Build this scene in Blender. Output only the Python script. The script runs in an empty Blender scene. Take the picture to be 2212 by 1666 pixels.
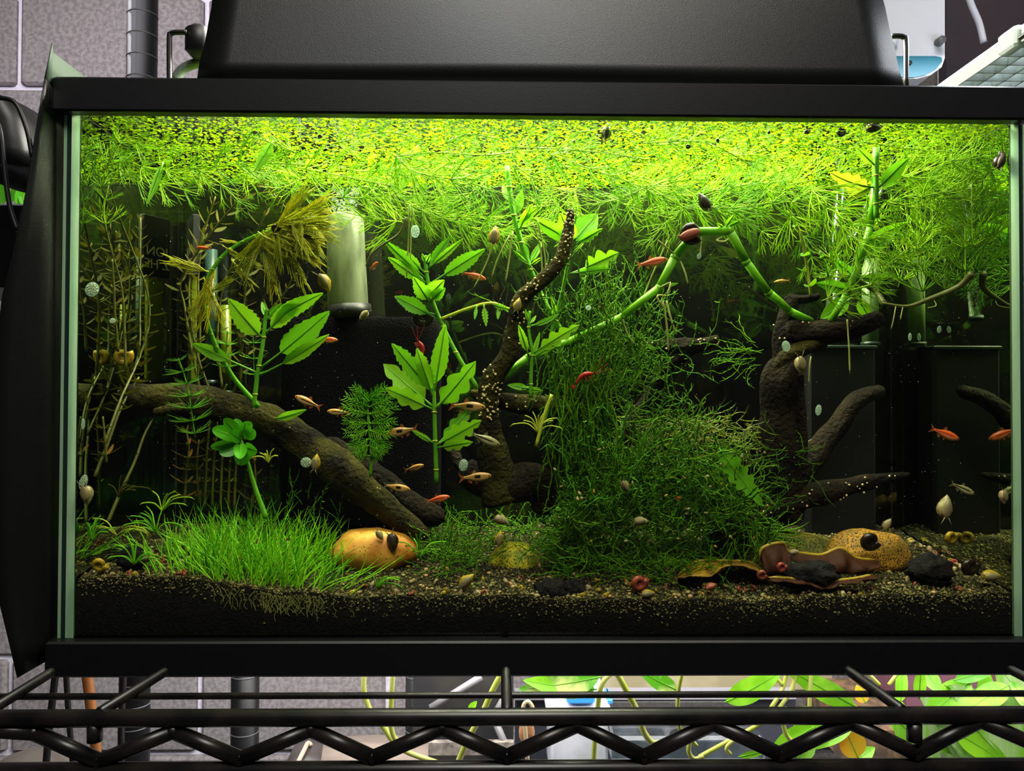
import bpy, math, random
from math import sin, cos, pi, radians
from mathutils import Vector as V, Matrix, noise
random.seed(7)
R_ = random.Random(11)
U = R_.uniform
sc = bpy.context.scene
COL = sc.collection

# ------------------------------------------------------------------ camera
F, D, ZC = 1650.0, 0.594, 0.216
ROT = (Matrix.Rotation(-radians(.962), 4, 'Z') @ Matrix.Rotation(pi/2 + radians(.961), 4, 'X') @ Matrix.Rotation(radians(.191), 4, 'Z'))
CP = V((0, -D, ZC))
cd = bpy.data.cameras.new('camera'); cam = bpy.data.objects.new('camera', cd); COL.objects.link(cam)
cam.matrix_world = Matrix.Translation(CP) @ ROT
cd.sensor_width = 36; cd.lens = 36*F/2212; cd.clip_start = .01; cd.clip_end = 30
sc.camera = cam
R3 = ROT.to_3x3()
def P(px, py, Y):
    d = R3 @ V(((px-1106)/F, -(py-833)/F, -1)); return CP + d*((Y+D)/d.y)
def S(Y): return (Y+D)/F                       # metres per pixel at depth Y

# ------------------------------------------------------------------ world, lights, exposure
sc.view_settings.view_transform = 'Standard'; sc.view_settings.look = 'None'
sc.view_settings.gamma = 1; sc.view_settings.exposure = 0.0; sc.view_settings.use_curve_mapping = False
w = bpy.data.worlds.new('world'); sc.world = w; w.use_nodes = True
w.node_tree.nodes['Background'].inputs[0].default_value = (.55, .5, .62, 1)
w.node_tree.nodes['Background'].inputs[1].default_value = .035
cy = sc.cycles
cy.max_bounces = 6; cy.diffuse_bounces = 2; cy.glossy_bounces = 3; cy.transmission_bounces = 4; cy.transparent_max_bounces = 24
cy.caustics_reflective = False; cy.caustics_refractive = False; cy.sample_clamp_indirect = 4
try: cy.use_denoising = True
except Exception: pass
def area(name, loc, to, sx, sy, power, col):
    l = bpy.data.lights.new(name, 'AREA'); l.shape = 'RECTANGLE'; l.size = sx; l.size_y = sy; l.energy = power; l.color = col
    o = bpy.data.objects.new(name, l); COL.objects.link(o); o.location = loc
    o.rotation_euler = (V(to)-V(loc)).to_track_quat('-Z', 'Y').to_euler(); return o
area('tank_strip_light', (.0375, .135, .618), (.0375, .115, 0), .53, .16, 29.0, (1, .96, .84))
area('room_ceiling_light', (-.015, -.9, 1.27), (-.01, .02, .53), .07, .2, 3.2, (.88, .95, 1))
area('front_fill_light', (.1, -1.15, 2.1), (.03, .05, .2), 1.2, .6, 40.0, (1, .95, .84))  # unseen fill added in front to brighten pane edges and lower tank
area('shelf_grow_light', (.25, .40, -.035), (.25, .52, -1), 1.3, .3, 7.0, (1, .98, .97))
area('lower_wall_fill', (-.42, .62, -.09), (-.42, 1.05, -.47), .7, .12, 3.0, (.93, .97, 1))  # unseen fill added below the tank to brighten the block wall
area('wall_grow_light', (-.7, .45, .95), (-.65, 1.1, .45), .5, .15, 6.5, (.96, .92, 1))
area('rack_light', (.58, .09, .60), (.58, .09, 0), .28, .2, 4.0, (.9, .95, 1))

# ------------------------------------------------------------------ materials
def c(r, g, b):
    f = lambda x: (x/255/12.92 if x/255 <= .04045 else ((x/255+.055)/1.055)**2.4)
    return (f(r), f(g), f(b), 1)
def M(name, col, rough=.5, col2=None, nscale=60., nlo=.4, nhi=.6, transl=0, var=0, hue=0, bump=None, metal=0, spec=.5, stretch=None, island=False, alpha=1, voro=None):
    m = bpy.data.materials.new(name); m.use_nodes = True; t = m.node_tree; N, L = t.nodes, t.links
    b = N['Principled BSDF']; out = N['Material Output']
    b.inputs['Roughness'].default_value = rough; b.inputs['Metallic'].default_value = metal
    b.inputs['Specular IOR Level'].default_value = spec
    co = N.new('ShaderNodeTexCoord').outputs['Object']
    if stretch:
        mp = N.new('ShaderNodeMapping'); mp.inputs['Scale'].default_value = stretch; L.new(co, mp.inputs[0]); co = mp.outputs[0]
    rgb = N.new('ShaderNodeRGB'); rgb.outputs[0].default_value = col; cur = rgb.outputs[0]
    if col2:
        n = N.new('ShaderNodeTexNoise'); n.inputs['Scale'].default_value = nscale; n.inputs['Detail'].default_value = 5; L.new(co, n.inputs['Vector'])
        r = N.new('ShaderNodeMapRange'); r.inputs[1].default_value = nlo; r.inputs[2].default_value = nhi; L.new(n.outputs[0], r.inputs[0])
        x = N.new('ShaderNodeMix'); x.data_type = 'RGBA'; L.new(r.outputs[0], x.inputs[0]); L.new(cur, x.inputs[6]); x.inputs[7].default_value = col2; cur = x.outputs[2]
    if voro:      # dark pores / specks
        n = N.new('ShaderNodeTexVoronoi'); n.inputs['Scale'].default_value = voro[0]; L.new(co, n.inputs['Vector'])
        r = N.new('ShaderNodeMapRange'); r.inputs[1].default_value = voro[1]; r.inputs[2].default_value = voro[1]*1.5; L.new(n.outputs[0], r.inputs[0])
        x = N.new('ShaderNodeMix'); x.data_type = 'RGBA'; L.new(r.outputs[0], x.inputs[0]); L.new(cur, x.inputs[7]); x.inputs[6].default_value = voro[2]; cur = x.outputs[2]
    if var or hue:
        h = N.new('ShaderNodeHueSaturation')
        rnd = N.new('ShaderNodeNewGeometry').outputs['Random Per Island'] if island else N.new('ShaderNodeObjectInfo').outputs['Random']
        r = N.new('ShaderNodeMapRange'); r.inputs[3].default_value = 1-var; r.inputs[4].default_value = 1+var; L.new(rnd, r.inputs[0]); L.new(r.outputs[0], h.inputs['Value'])
        if hue:
            q = N.new('ShaderNodeMapRange'); q.inputs[3].default_value = .5+hue; q.inputs[4].default_value = .5-hue; L.new(rnd, q.inputs[0]); L.new(q.outputs[0], h.inputs['Hue'])
        L.new(cur, h.inputs['Color']); cur = h.outputs[0]
    L.new(cur, b.inputs['Base Color'])
    if bump:
        n = N.new('ShaderNodeTexNoise'); n.inputs['Scale'].default_value = bump[0]; n.inputs['Detail'].default_value = 6; L.new(co, n.inputs['Vector'])
        bp = N.new('ShaderNodeBump'); bp.inputs['Strength'].default_value = bump[1]; bp.inputs['Distance'].default_value = bump[2] if len(bump) > 2 else .002
        L.new(n.outputs[0], bp.inputs['Height']); L.new(bp.outputs[0], b.inputs['Normal'])
    sh = b.outputs[0]
    if transl:
        tr = N.new('ShaderNodeBsdfTranslucent'); L.new(cur, tr.inputs[0])
        x = N.new('ShaderNodeMixShader'); x.inputs[0].default_value = transl; L.new(sh, x.inputs[1]); L.new(tr.outputs[0], x.inputs[2]); sh = x.outputs[0]
    if alpha < 1:
        tr = N.new('ShaderNodeBsdfTransparent'); x = N.new('ShaderNodeMixShader'); x.inputs[0].default_value = alpha
        L.new(tr.outputs[0], x.inputs[1]); L.new(sh, x.inputs[2]); sh = x.outputs[0]
    L.new(sh, out.inputs[0]); return m
def glass(name, tint=(1, 1, 1, 1), tir=None, base=.03, grazing=.5):
    """thin clear pane; tir=(lo,hi): total internal reflection beyond that incidence, as a pane with water behind it and air outside"""
    m = bpy.data.materials.new(name); m.use_nodes = True; t = m.node_tree; N, L = t.nodes, t.links
    N.remove(N['Principled BSDF'])
    tr = N.new('ShaderNodeBsdfTransparent'); tr.inputs[0].default_value = tint
    gl = N.new('ShaderNodeBsdfGlossy'); gl.inputs['Roughness'].default_value = .0; gl.inputs[0].default_value = (.6, .66, .52, 1) if tir else (1, 1, 1, 1)
    lw = N.new('ShaderNodeLayerWeight'); lw.inputs[0].default_value = .5
    r = N.new('ShaderNodeMapRange'); L.new(lw.outputs['Facing'], r.inputs[0])
    if tir: r.inputs[1].default_value, r.inputs[2].default_value, r.inputs[3].default_value, r.inputs[4].default_value = tir[0], tir[1], base, .97
    else: r.inputs[1].default_value, r.inputs[2].default_value, r.inputs[3].default_value, r.inputs[4].default_value = .35, 1, base, grazing
    x = N.new('ShaderNodeMixShader'); L.new(r.outputs[0], x.inputs[0]); L.new(tr.outputs[0], x.inputs[1]); L.new(gl.outputs[0], x.inputs[2])
    L.new(x.outputs[0], N['Material Output'].inputs[0]); return m
BLACK = M('black_plastic', c(14, 14, 16), 0.42, bump=(900, .12, .0005), spec=0.35)
SHEET = M('black_card', c(14, 15, 14), .36, bump=(1400, .35, .0004), spec=.4)
STEEL = M('black_coated_wire', c(13, 12, 13), .35, c(30, 26, 24), 40)
FRONTG = glass('front_glass', base=.02, grazing=.25)
SIDEG = glass('side_glass', tir=(.12, .3))
WATERM = glass('water', (.97, 1, .9, 1), base=0, grazing=.0)
WATERTOP = glass('water_underside', (.97, 1, .9, 1), tir=(.55, .7), base=0)
SEAM = M('glass_edge', c(205, 242, 195), .25, transl=.5, stretch=(60, 60, 3), col2=c(180, 230, 180), nscale=3)  # pale colour stands for the glow of light piped through the glass
SEAMD = M('dark_seam', c(16, 38, 30), .4)
FILM = M('background_film', c(6, 7, 6), 0.4, c(10, 12, 9), 9, .45, .75, stretch=(8, 1, 1.5), spec=0.15)
HORN = M('hornwort', c(150, 200, 14), 0.5, transl=.45, var=.28, hue=.018, spec=0.25)
HORNST = M('hornwort_stem', c(160, 200, 30), .5, transl=.3, var=.2)
HORNF = M('fine_whorl', c(112, 184, 24), .5, transl=.45, var=.2)
YELF = M('yellow_feather', c(196, 200, 16), .5, transl=.5, var=.25, hue=.02)
HYG = M('hygrophila_leaf', c(126, 196, 20), 0.5, c(130, 200, 30), 90, transl=.45, var=.18, hue=.012, bump=(160, .25, .001), spec=0.3)
HYGST = M('green_stem', c(84, 160, 20), .45, c(110, 180, 30), 50, transl=.2)
RUN = M('thick_green_stem', c(132, 200, 30), .4, c(116, 196, 30), 30, transl=.2)
ROTL = M('olive_leaf', c(74, 74, 10), 0.8, transl=.35, var=.3, hue=.03, spec=0.15)
ROTS = M('olive_stem', c(86, 90, 14), .5, c(80, 84, 16), 120)
RED = M('reddish_leaf', c(140, 88, 36), 0.8, transl=.35, var=.3, hue=.02, spec=0.15)
BACO = M('round_green_leaf', c(84, 180, 20), .4, transl=.35, var=.15)
GRASS = M('hairgrass', c(120, 205, 22), .45, transl=.4, var=.35, hue=.02)
MOSS = M('moss', c(80, 132, 8), 0.7, transl=.35, var=.45, hue=.02, island=True, spec=0.15)
MOSSD = M('brown_moss', c(104, 120, 18), .6, transl=.3, var=.5, hue=.03, island=True)
DUCK = M('floating_frond', c(88, 116, 5), 0.6, transl=.6, var=.2, hue=.02, island=True, spec=0.2)
WOOD = M('driftwood', c(38, 31, 18), 0.9, c(14, 12, 8), 34, .35, .65, bump=(240, 1, .006), voro=None, spec=0.12)
WOODG = M('algae_wood', c(64, 60, 20), 0.9, c(18, 16, 9), 40, .35, .65, bump=(240, 1, .006), spec=0.12)
ROCKY = M('orange_stone', c(226, 168, 62), .55, c(190, 120, 28), 40, bump=(120, .3, .001), voro=(330, .14, c(90, 60, 15)))
ROCKO = M('pitted_stone', c(196, 140, 26), .7, c(150, 110, 24), 60, bump=(300, .7, .002), voro=(520, .3, c(50, 40, 10)))
ROCKM = M('mossy_stone', c(130, 122, 22), .8, c(80, 86, 16), 70, bump=(300, .7, .002), voro=(480, .3, c(40, 38, 10)))
ROCKL = M('lime_stone', c(190, 180, 20), .7, c(120, 130, 20), 90, bump=(300, .6, .002), voro=(420, .25, c(70, 66, 10)))
LAVA = M('black_lava', c(18, 17, 18), 0.85, c(34, 32, 30), 120, bump=(260, 1, .004), spec=0.15)
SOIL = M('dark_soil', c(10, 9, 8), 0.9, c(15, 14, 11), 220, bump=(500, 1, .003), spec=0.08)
MULM_LIT = M('lit_mulm_top', c(58, 54, 32), .9, c(26, 25, 16), 200, bump=(500, 1, .003), spec=.1)  # brown mulm, also lightened to paint the light falling on the top
GRAIN = M('soil_grain', c(112, 106, 62), 0.85, var=.75, hue=.03, island=True, spec=0.15)
SHELLP = M('pale_shell', c(196, 182, 130), .35, c(150, 130, 84), 3, transl=.25, var=.25, hue=.02)
SHELLR = M('pink_shell', c(176, 92, 66), .35, c(130, 60, 40), 3, transl=.2, var=.3, hue=.02)
SHELLY = M('yellow_shell', c(206, 176, 40), .35, c(150, 120, 30), 3, transl=.25, var=.2)
SHELLD = M('dark_shell', c(34, 22, 14), .3, c(28, 18, 12), 3, var=.3)  # brown shells; darkness also paints the backlit silhouettes at the surface
FOOT = M('snail_foot', c(150, 135, 95), .4, transl=.3)
FOOTD = M('dark_foot', c(46, 34, 22), .5)  # darkened so surface snails read as backlit silhouettes
FOOTP = M('pink_foot', c(196, 110, 90), .4, transl=.3)
EGGM = M('egg_jelly', c(190, 225, 200), .2, transl=.4, alpha=.4)
EGGD = M('egg_dots', c(215, 225, 190), .4, transl=.3)
WDOT = M('cream_dots', c(226, 200, 140), .4)
def fishmat(name, col, belly, dark, spot=False):
    m = M(name, col, .3, var=.1); t = m.node_tree; N, L = t.nodes, t.links; b = N['Principled BSDF']
    src = b.inputs['Base Color'].links[0].from_socket
    co = N.new('ShaderNodeTexCoord'); s = N.new('ShaderNodeSeparateXYZ'); L.new(co.outputs['Object'], s.inputs[0])
    g = N.new('ShaderNodeMapRange'); g.inputs[1].default_value = -.1; g.inputs[2].default_value = .02; L.new(s.outputs['Z'], g.inputs[0])
    x = N.new('ShaderNodeMix'); x.data_type = 'RGBA'; L.new(g.outputs[0], x.inputs[0]); x.inputs[6].default_value = belly; L.new(src, x.inputs[7])
    def mth(op, a, bb):
        n = N.new('ShaderNodeMath'); n.operation = op
        for i, q in enumerate((a, bb)):
            if isinstance(q, (int, float)): n.inputs[i].default_value = q
            else: L.new(q, n.inputs[i])
        return n.outputs[0]
    dz = mth('DIVIDE', mth('ABSOLUTE', mth('SUBTRACT', s.outputs['Z'], .012), 0), .05 if spot else .022)
    dx = mth('DIVIDE', mth('ABSOLUTE', mth('ADD', s.outputs['X'], -.08 if spot else .02), 0), .09 if spot else .3)
    k = N.new('ShaderNodeMapRange'); k.inputs[1].default_value = 1.15; k.inputs[2].default_value = .8; L.new(mth('MAXIMUM', dz, dx), k.inputs[0])
    y = N.new('ShaderNodeMix'); y.data_type = 'RGBA'; L.new(k.outputs[0], y.inputs[0]); L.new(x.outputs[2], y.inputs[6]); y.inputs[7].default_value = dark
    L.new(y.outputs[2], b.inputs['Base Color']); return m
F_OR = fishmat('orange_fish', c(232, 96, 40), c(240, 150, 100), c(190, 60, 24))
F_TAN = fishmat('tan_fish', c(200, 140, 66), c(220, 180, 130), c(34, 26, 14))
F_SPOT = fishmat('spotted_fish', c(178, 130, 56), c(214, 170, 110), c(26, 20, 12), True)
F_PALE = fishmat('pale_striped_fish', c(150, 146, 92), c(200, 195, 150), c(22, 20, 12))
FIN = M('fish_fin', c(200, 110, 60), .4, transl=.4, alpha=.6); FINP = M('pale_fin', c(160, 150, 110), .4, transl=.4, alpha=.5)
EYE = M('fish_eye', c(20, 16, 12), .1)
SHRIMP = M('shrimp_red', c(196, 46, 34), .35, c(160, 40, 30), 200, transl=.3)
SPONGE = M('black_sponge', c(8, 8, 8), 0.95, bump=(700, 1, .004), spec=0.08)
TUBEM = M('frosted_tube', c(176, 184, 150), .4, c(118, 128, 98), 40, .42, .6, transl=.45, stretch=(1.2, 1.2, .35))
GTUBE = M('green_tube', c(124, 150, 92), .3, transl=.4)
YTUBE = M('yellow_bar', c(104, 116, 18), .3, transl=.4)
BUB = M('bubble_skin', c(190, 205, 195), .1, alpha=.16)
CLEAR = glass('clear_tube', (.93, 1, .95, 1), base=.08, grazing=.7)
LEAFD = M('dead_leaf', c(64, 28, 10), 0.7, c(60, 32, 12), 60, transl=.25, bump=(200, .5, .001), spec=0.2)
LEAFE = M('leaf_rim', c(190, 160, 40), .5, transl=.3)
LEAFY = M('yellow_dead_leaf', c(186, 144, 26), .55, c(130, 96, 20), 70, transl=.3, bump=(200, .5, .001))
BLOCK = M('cinder_block', c(136, 130, 130), .9, c(112, 106, 108), 110, bump=(300, .6, .0015), voro=(190, .12, c(86, 80, 82)))
MORT = M('mortar', c(205, 200, 214), .9, bump=(60, .8, .006))
WHITEP = M('white_plastic', c(205, 203, 214), .4)
GRIDM = M('grid_plastic', c(190, 196, 188), .4, transl=.45)
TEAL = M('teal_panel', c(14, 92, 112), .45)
GREYK = M('grey_knob', c(90, 88, 92), .5)
SHEETLIT = M('lit_sheet_paint', c(70, 88, 70), .6, transl=.3)
ROOT = M('root_white', c(170, 175, 90), .5, transl=.3)
TIP = M('stem_yellow', c(196, 208, 60), .4, transl=.25)

# ------------------------------------------------------------------ mesh builder
class B:
    def __init__(s): s.v, s.f, s.mi, s.m = [], [], [], 0
    def add(s, vs, fs):
        k = len(s.v); s.v += vs; s.f += [tuple(i+k for i in f) for f in fs]; s.mi += [s.m]*len(fs)
    def tube(s, pts, r, n=6, cap=True, rf=None, flat=1.):
        pts = [V(p) for p in pts]; m = len(pts)
        if not hasattr(r, '__len__'): r = [r]*m
        T = [((pts[min(i+1, m-1)]-pts[max(i-1, 0)])).normalized() for i in range(m)]
        a = V((0, 0, 1)) if abs(T[0].z) < .9 else V((0, 1, 0)); u = (a-T[0]*a.dot(T[0])).normalized()
        vs, fs = [], []
        for i in range(m):
            u = (u-T[i]*u.dot(T[i]));  u = u.normalized() if u.length > 1e-6 else T[i].orthogonal().normalized()
            w_ = T[i].cross(u)
            for j in range(n):
                q = 2*pi*j/n; k = r[i]*(rf(i, j, pts[i]) if rf else 1)
                vs.append(pts[i]+u*(cos(q)*k)+w_*(sin(q)*k*flat))
        for i in range(m-1):
            for j in range(n):
                j2 = (j+1) % n; fs.append((i*n+j, i*n+j2, (i+1)*n+j2, (i+1)*n+j))
        if cap: fs += [tuple(range(n-1, -1, -1)), tuple((m-1)*n+j for j in range(n))]
        s.add(vs, fs); return s
    def box(s, x0, x1, y0, y1, z0, z1, bev=0):
        if bev:
            b = min(bev, (x1-x0)*.45, (y1-y0)*.45, (z1-z0)*.45); vs = []
            for dz, ins in ((z0, b), (z0+b, 0), (z1-b, 0), (z1, b)):
                X0, X1, Y0, Y1 = x0+ins, x1-ins, y0+ins, y1-ins
                vs += [V(q+(dz,)) for q in ((X0+b, Y0), (X1-b, Y0), (X1, Y0+b), (X1, Y1-b), (X1-b, Y1), (X0+b, Y1), (X0, Y1-b), (X0, Y0+b))]
            fs = [tuple(range(7, -1, -1)), tuple(range(24, 32))]
            for i in range(3): fs += [(i*8+j, i*8+(j+1) % 8, i*8+8+(j+1) % 8, i*8+8+j) for j in range(8)]
            s.add(vs, fs); return s
        vs = [V((x, y, z)) for z in (z0, z1) for x, y in ((x0, y0), (x1, y0), (x1, y1), (x0, y1))]
        s.add(vs, [(3, 2, 1, 0), (4, 5, 6, 7)]+[(i, (i+1) % 4, 4+(i+1) % 4, 4+i) for i in range(4)]); return s
    def grid(s, rows, close=False):
        n = len(rows[0]); vs = [V(p) for r in rows for p in r]
        fs = [(i*n+j, i*n+(j+1) % n, (i+1)*n+(j+1) % n, (i+1)*n+j) for i in range(len(rows)-1) for j in range(n if close else n-1)]
        s.add(vs, fs); return s
    def ball(s, o, rx, ry=None, rz=None, n=8, m=6, fn=None, rot=None):
        ry = ry or rx; rz = rz or rx; vs, fs = [], []
        for i in range(m+1):
            a = pi*i/m
            for j in range(n):
                q = 2*pi*j/n; p = V((sin(a)*cos(q), sin(a)*sin(q), cos(a))); k = fn(p) if fn else 1
                p = V((p.x*rx*k, p.y*ry*k, p.z*rz*k))
                if rot: p = rot @ p
                vs.append(V(o)+p)
        for i in range(m):
            fs += [(i*n+j, (i+1)*n+j, (i+1)*n+(j+1) % n, i*n+(j+1) % n) for j in range(n)]
        s.add(vs, fs); return s
    def mesh(s, name, mats, off=V((0, 0, 0)), smooth=True, solid=0):
        me = bpy.data.meshes.new(name); me.from_pydata([tuple(p-off) for p in s.v], [], s.f)
        for m in (mats if isinstance(mats, (list, tuple)) else [mats]): me.materials.append(m)
        if len(me.materials) > 1: me.polygons.foreach_set('material_index', s.mi)
        if smooth: me.polygons.foreach_set('use_smooth', [True]*len(me.polygons))
        me.update(); return me
def link(name, data, parent=None, mw=None):
    o = bpy.data.objects.new(name, data); COL.objects.link(o)
    if parent: o.parent = parent
    if mw is not None: o.matrix_local = mw
    return o
def base_of(o):
    while o.parent: o = o.parent
    return o.location
def tag(o, label=None, cat=None, group=None, kind=None):
    if label: o['label'] = label
    if cat: o['category'] = cat
    if group: o['group'] = group
    if kind: o['kind'] = kind
    return o
def thing(name, label, cat, loc, group=None):
    o = link(name, None); o.location = loc; o.empty_display_size = .01; return tag(o, label, cat, group)
def part(b, name, mat, par, smooth=True, solid=0, label=None, kind=None):
    o = link(name, b.mesh(name, mat, V(base_of(par)), smooth), par)
    if solid: md = o.modifiers.new('thickness', 'SOLIDIFY'); md.thickness = solid; md.offset = 0
    return tag(o, label, None, None, kind)
def single(b, name, mat, label, cat, group=None, kind=None, smooth=True, solid=0):
    ctr = V((sum(p.x for p in b.v), sum(p.y for p in b.v), sum(p.z for p in b.v)))/len(b.v)
    o = link(name, b.mesh(name, mat, ctr, smooth)); o.location = ctr
    if solid: md = o.modifiers.new('thickness', 'SOLIDIFY'); md.thickness = solid; md.offset = 0
    return tag(o, label, cat, group, kind)
def cr(pts, n=6):
    pts = [V(p) for p in pts]; o = []
    q = [pts[0]*2-pts[1]]+pts+[pts[-1]*2-pts[-2]]
    for i in range(1, len(q)-2):
        a, b_, c_, d_ = q[i-1:i+3]
        for k in range(n):
            t = k/n; o.append(.5*((2*b_)+(c_-a)*t+(2*a-5*b_+4*c_-d_)*t*t+(3*b_-a-3*c_+d_)*t**3))
    return o+[pts[-1]]
XL, XR, YB, ZW = -.329, .408, .205, .4385     # inner left, right, back faces; water line
def inside(p, m=.004): return V((min(max(p.x, XL+m), XR-m), min(max(p.y, .008), YB-m), min(p.z, ZW-.001)))
def W(path, Y=None): return [inside(P(p[0], p[1], p[2] if len(p) > 2 else Y)) for p in path]
def WO(path, Y=None): return [P(p[0], p[1], p[2] if len(p) > 2 else Y) for p in path]
def lerp(a, b, t): return a+(b-a)*t
# ------------------------------------------------------------------ setting: room, wall, rack
YW = 1.05
wall = link('wall_back', B().box(-2.6, 2.6, YW+.012, YW+.2, -1.4, 2.2).mesh('wall_back', MORT, smooth=False)); tag(wall, kind='structure')
zj = P(35, 187, YW).z; xj = P(38, 100, YW).x
bm_ = B().box(-.194, .194, -.0, .06, -.096, .096, .006).mesh('block', BLOCK, smooth=False)
for i in range(-10, 7):
    for k in range(-6, 6):
        st = (0 if (i % 2 == 0) else .2) if i > -4 else (.2 if i % 2 == 0 else 0)
        x = xj+.2+k*.4+st
        if abs(x) < 2.4: link('block', bm_, wall, Matrix.Translation((x, YW-U(0, .004), zj+.1+i*.203)))
fl = link('floor', B().box(-2.6, 2.6, -1.6, YW+.2, -1.45, -1.4).mesh('floor', M('concrete_floor', c(110, 108, 104), .8, c(90, 90, 88), 9), smooth=False)); tag(fl, kind='structure')

# wire shelf carrying the tank
def px_line(b, pts, r, Y, n=10): b.tube(WO(pts, Y), r, n)
Ysh = -.078; z1 = P(1106, 1549, Ysh).z; z2 = P(1106, 1662, Ysh).z; Y2 = -.04; z3 = P(1106, 1502, Y2).z
sh = thing('wire_shelf', 'black coated wire shelf with zigzag front edge carrying the aquarium', 'shelf', (0, Ysh, z1))
part(B().tube([(-.75, Ysh, z1), (.75, Ysh, z1)], .0058, 12), 'front_rail', STEEL, sh)
part(B().tube([(-.75, Ysh, z2), (.75, Ysh, z2)], .0058, 12), 'lower_rail', STEEL, sh)
part(B().tube([(-.75, Y2, z3), (.75, Y2, z3)], .0024, 10), 'cross_wire', STEEL, sh)
part(B().tube([(-.75, .36, z1), (.75, .36, z1)], .0058, 12), 'rear_rail', STEEL, sh)
zz = [(-190, 1645), (-55, 1575), (75, 1583), (215, 1645), (375, 1580), (520, 1640), (672, 1576), (805, 1637), (955, 1573), (1095, 1635), (1247, 1566), (1390, 1635), (1540, 1563), (1685, 1630), (1835, 1560), (1977, 1628), (2115, 1556), (2270, 1625), (2420, 1556)]
for a, b_ in zip(zz, zz[1:]):
    part(B().tube([P(*a, Ysh), P(*b_, Ysh)], .0051, 10), 'zigzag_wire', STEEL, sh)
for px, py in zz[1:-1]:
    part(B().ball(P(px, py, Ysh), .0053, n=10, m=8), 'weld', STEEL, sh)
for xa_, xb_ in ((-.339, -.345), (-.2645, -.206), (.006, .006), (.273, .26), (.40, .39)):
    part(B().tube([(xa_, Ysh, z1+.004), (xb_, .36, z1+.004)], .0038, 8), 'rib_wire', STEEL, sh)
for x0 in (-.30, .335):
    px_ = P(205 if x0 < 0 else 1975, 1575, Ysh)
    part(B().tube([px_+V((0, 0, .004)), px_-V((0, 0, .008))], .005, 10), 'hanging_peg', STEEL, sh)
def pole(px, w_, Y, y0, y1, label):
    x = P(px, 800, Y).x; r = w_*S(Y)/2; z0, z_ = P(px, y1, Y).z, P(px, y0, Y).z
    t = thing('rack_post', label, 'post', (x, Y, z0))
    part(B().tube([(x, Y, z0), (x, Y, z_)], r, 20), 'tube', BLACK, t)
    z = z0+.01
    while z < z_: part(B().tube([(x, Y, z), (x, Y, z+.0016)], r*1.02, 20), 'groove', GREYK, t); z += .0254*1.05
pole(299, 62, .36, -150, 2300, 'black grooved metal rack post beside the left end of the aquarium')
pole(536, 58, .5, 1300, 2300, 'black rack post below the tank in front of pale block wall')
pole(910, 60, .55, 1300, 2300, 'black post under the tank beside the dark glass box')

# ------------------------------------------------------------------ aquarium shell
x0, x1 = -.3455, .4165; zt0, zt1, zb1 = .4365, .4632, .0292
aq = thing('aquarium', 'glass aquarium with black rims full of water, plants and fish on the wire shelf', 'aquarium', (.035, .1, 0.002))
def rim(za, zb, name):
    b = B(); t = .012
    b.box(x0, x1, -.004, .008, za, zb, .0015); b.box(x0, x1, YB+.002, YB+.014, za, zb, .0015)
    b.box(x0, x0+t, .008, YB+.002, za, zb); b.box(x1-.0078, x1, .008, YB+.002, za, zb)
    part(b, name, BLACK, aq, smooth=False)
rim(zt0, zt1, 'top_rim'); rim(.002, zb1, 'bottom_rim')
part(B().box(XL-.006, XR+.006, 0, YB, .003, .008), 'bottom_pane', BLACK, aq, smooth=False)
def sheet(b_, p, q, r, s): b_.add([V(p), V(q), V(r), V(s)], [(0, 1, 2, 3)]); return b_
part(B().box(XL-.011, XR+.011, .0005, .0055, .008, .46), 'front_pane', FRONTG, aq, smooth=False)
part(B().box(XL-.0065, XL-.0005, .0095, YB, .008, .46), 'side_pane', SIDEG, aq, smooth=False)
part(B().box(XR+.0005, XR+.0065, .0095, YB, .008, .46), 'side_pane', SIDEG, aq, smooth=False)
part(B().box(XL-.0065, XR+.0065, YB+.0005, YB+.0015, .008, .46), 'back_pane', glass('back_glass', base=.04), aq, smooth=False)
for sx, X in ((-1, XL), (1, XR)):
    xa = [X+sx*q for q in (0, .0065, .0100, .0125)]
    for k, (mt, nm) in enumerate(((SEAM, 'pane_edge'), (SEAMD, 'silicone_seam'), (SEAM, 'pane_edge'))):
        a, b_ = sorted((xa[k], xa[k+1])); y = .0072 if k == 1 else .0066; e_ = B()
        e_.add([V(q) for q in ((a, y, .028), (b_, y, .028), (b_, y, .4365), (a, y, .4365), (a if sx < 0 else b_, y+.0015, .028), (a if sx < 0 else b_, y+.0015, .4365))], [(0, 1, 2, 3), (4, 0, 3, 5) if sx < 0 else (1, 4, 5, 2)])
        part(e_, nm, mt, aq, smooth=False)
film = single(B().box(XL-.006, XR+.006, YB+.0025, YB+.004, .01, .45), 'background_film', FILM, 'black background sheet behind the rear glass of the aquarium', 'backing sheet', smooth=False)
wb = B(); wb.box(XL, XR, .006, YB-.0005, .03, ZW); wb.mi = [0, 1, 0, 0, 0, 0]
wa = single(wb, 'water', [WATERM, WATERTOP], 'clear tank water filling the aquarium up to the top rim', 'water', kind='stuff', smooth=False)

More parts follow.
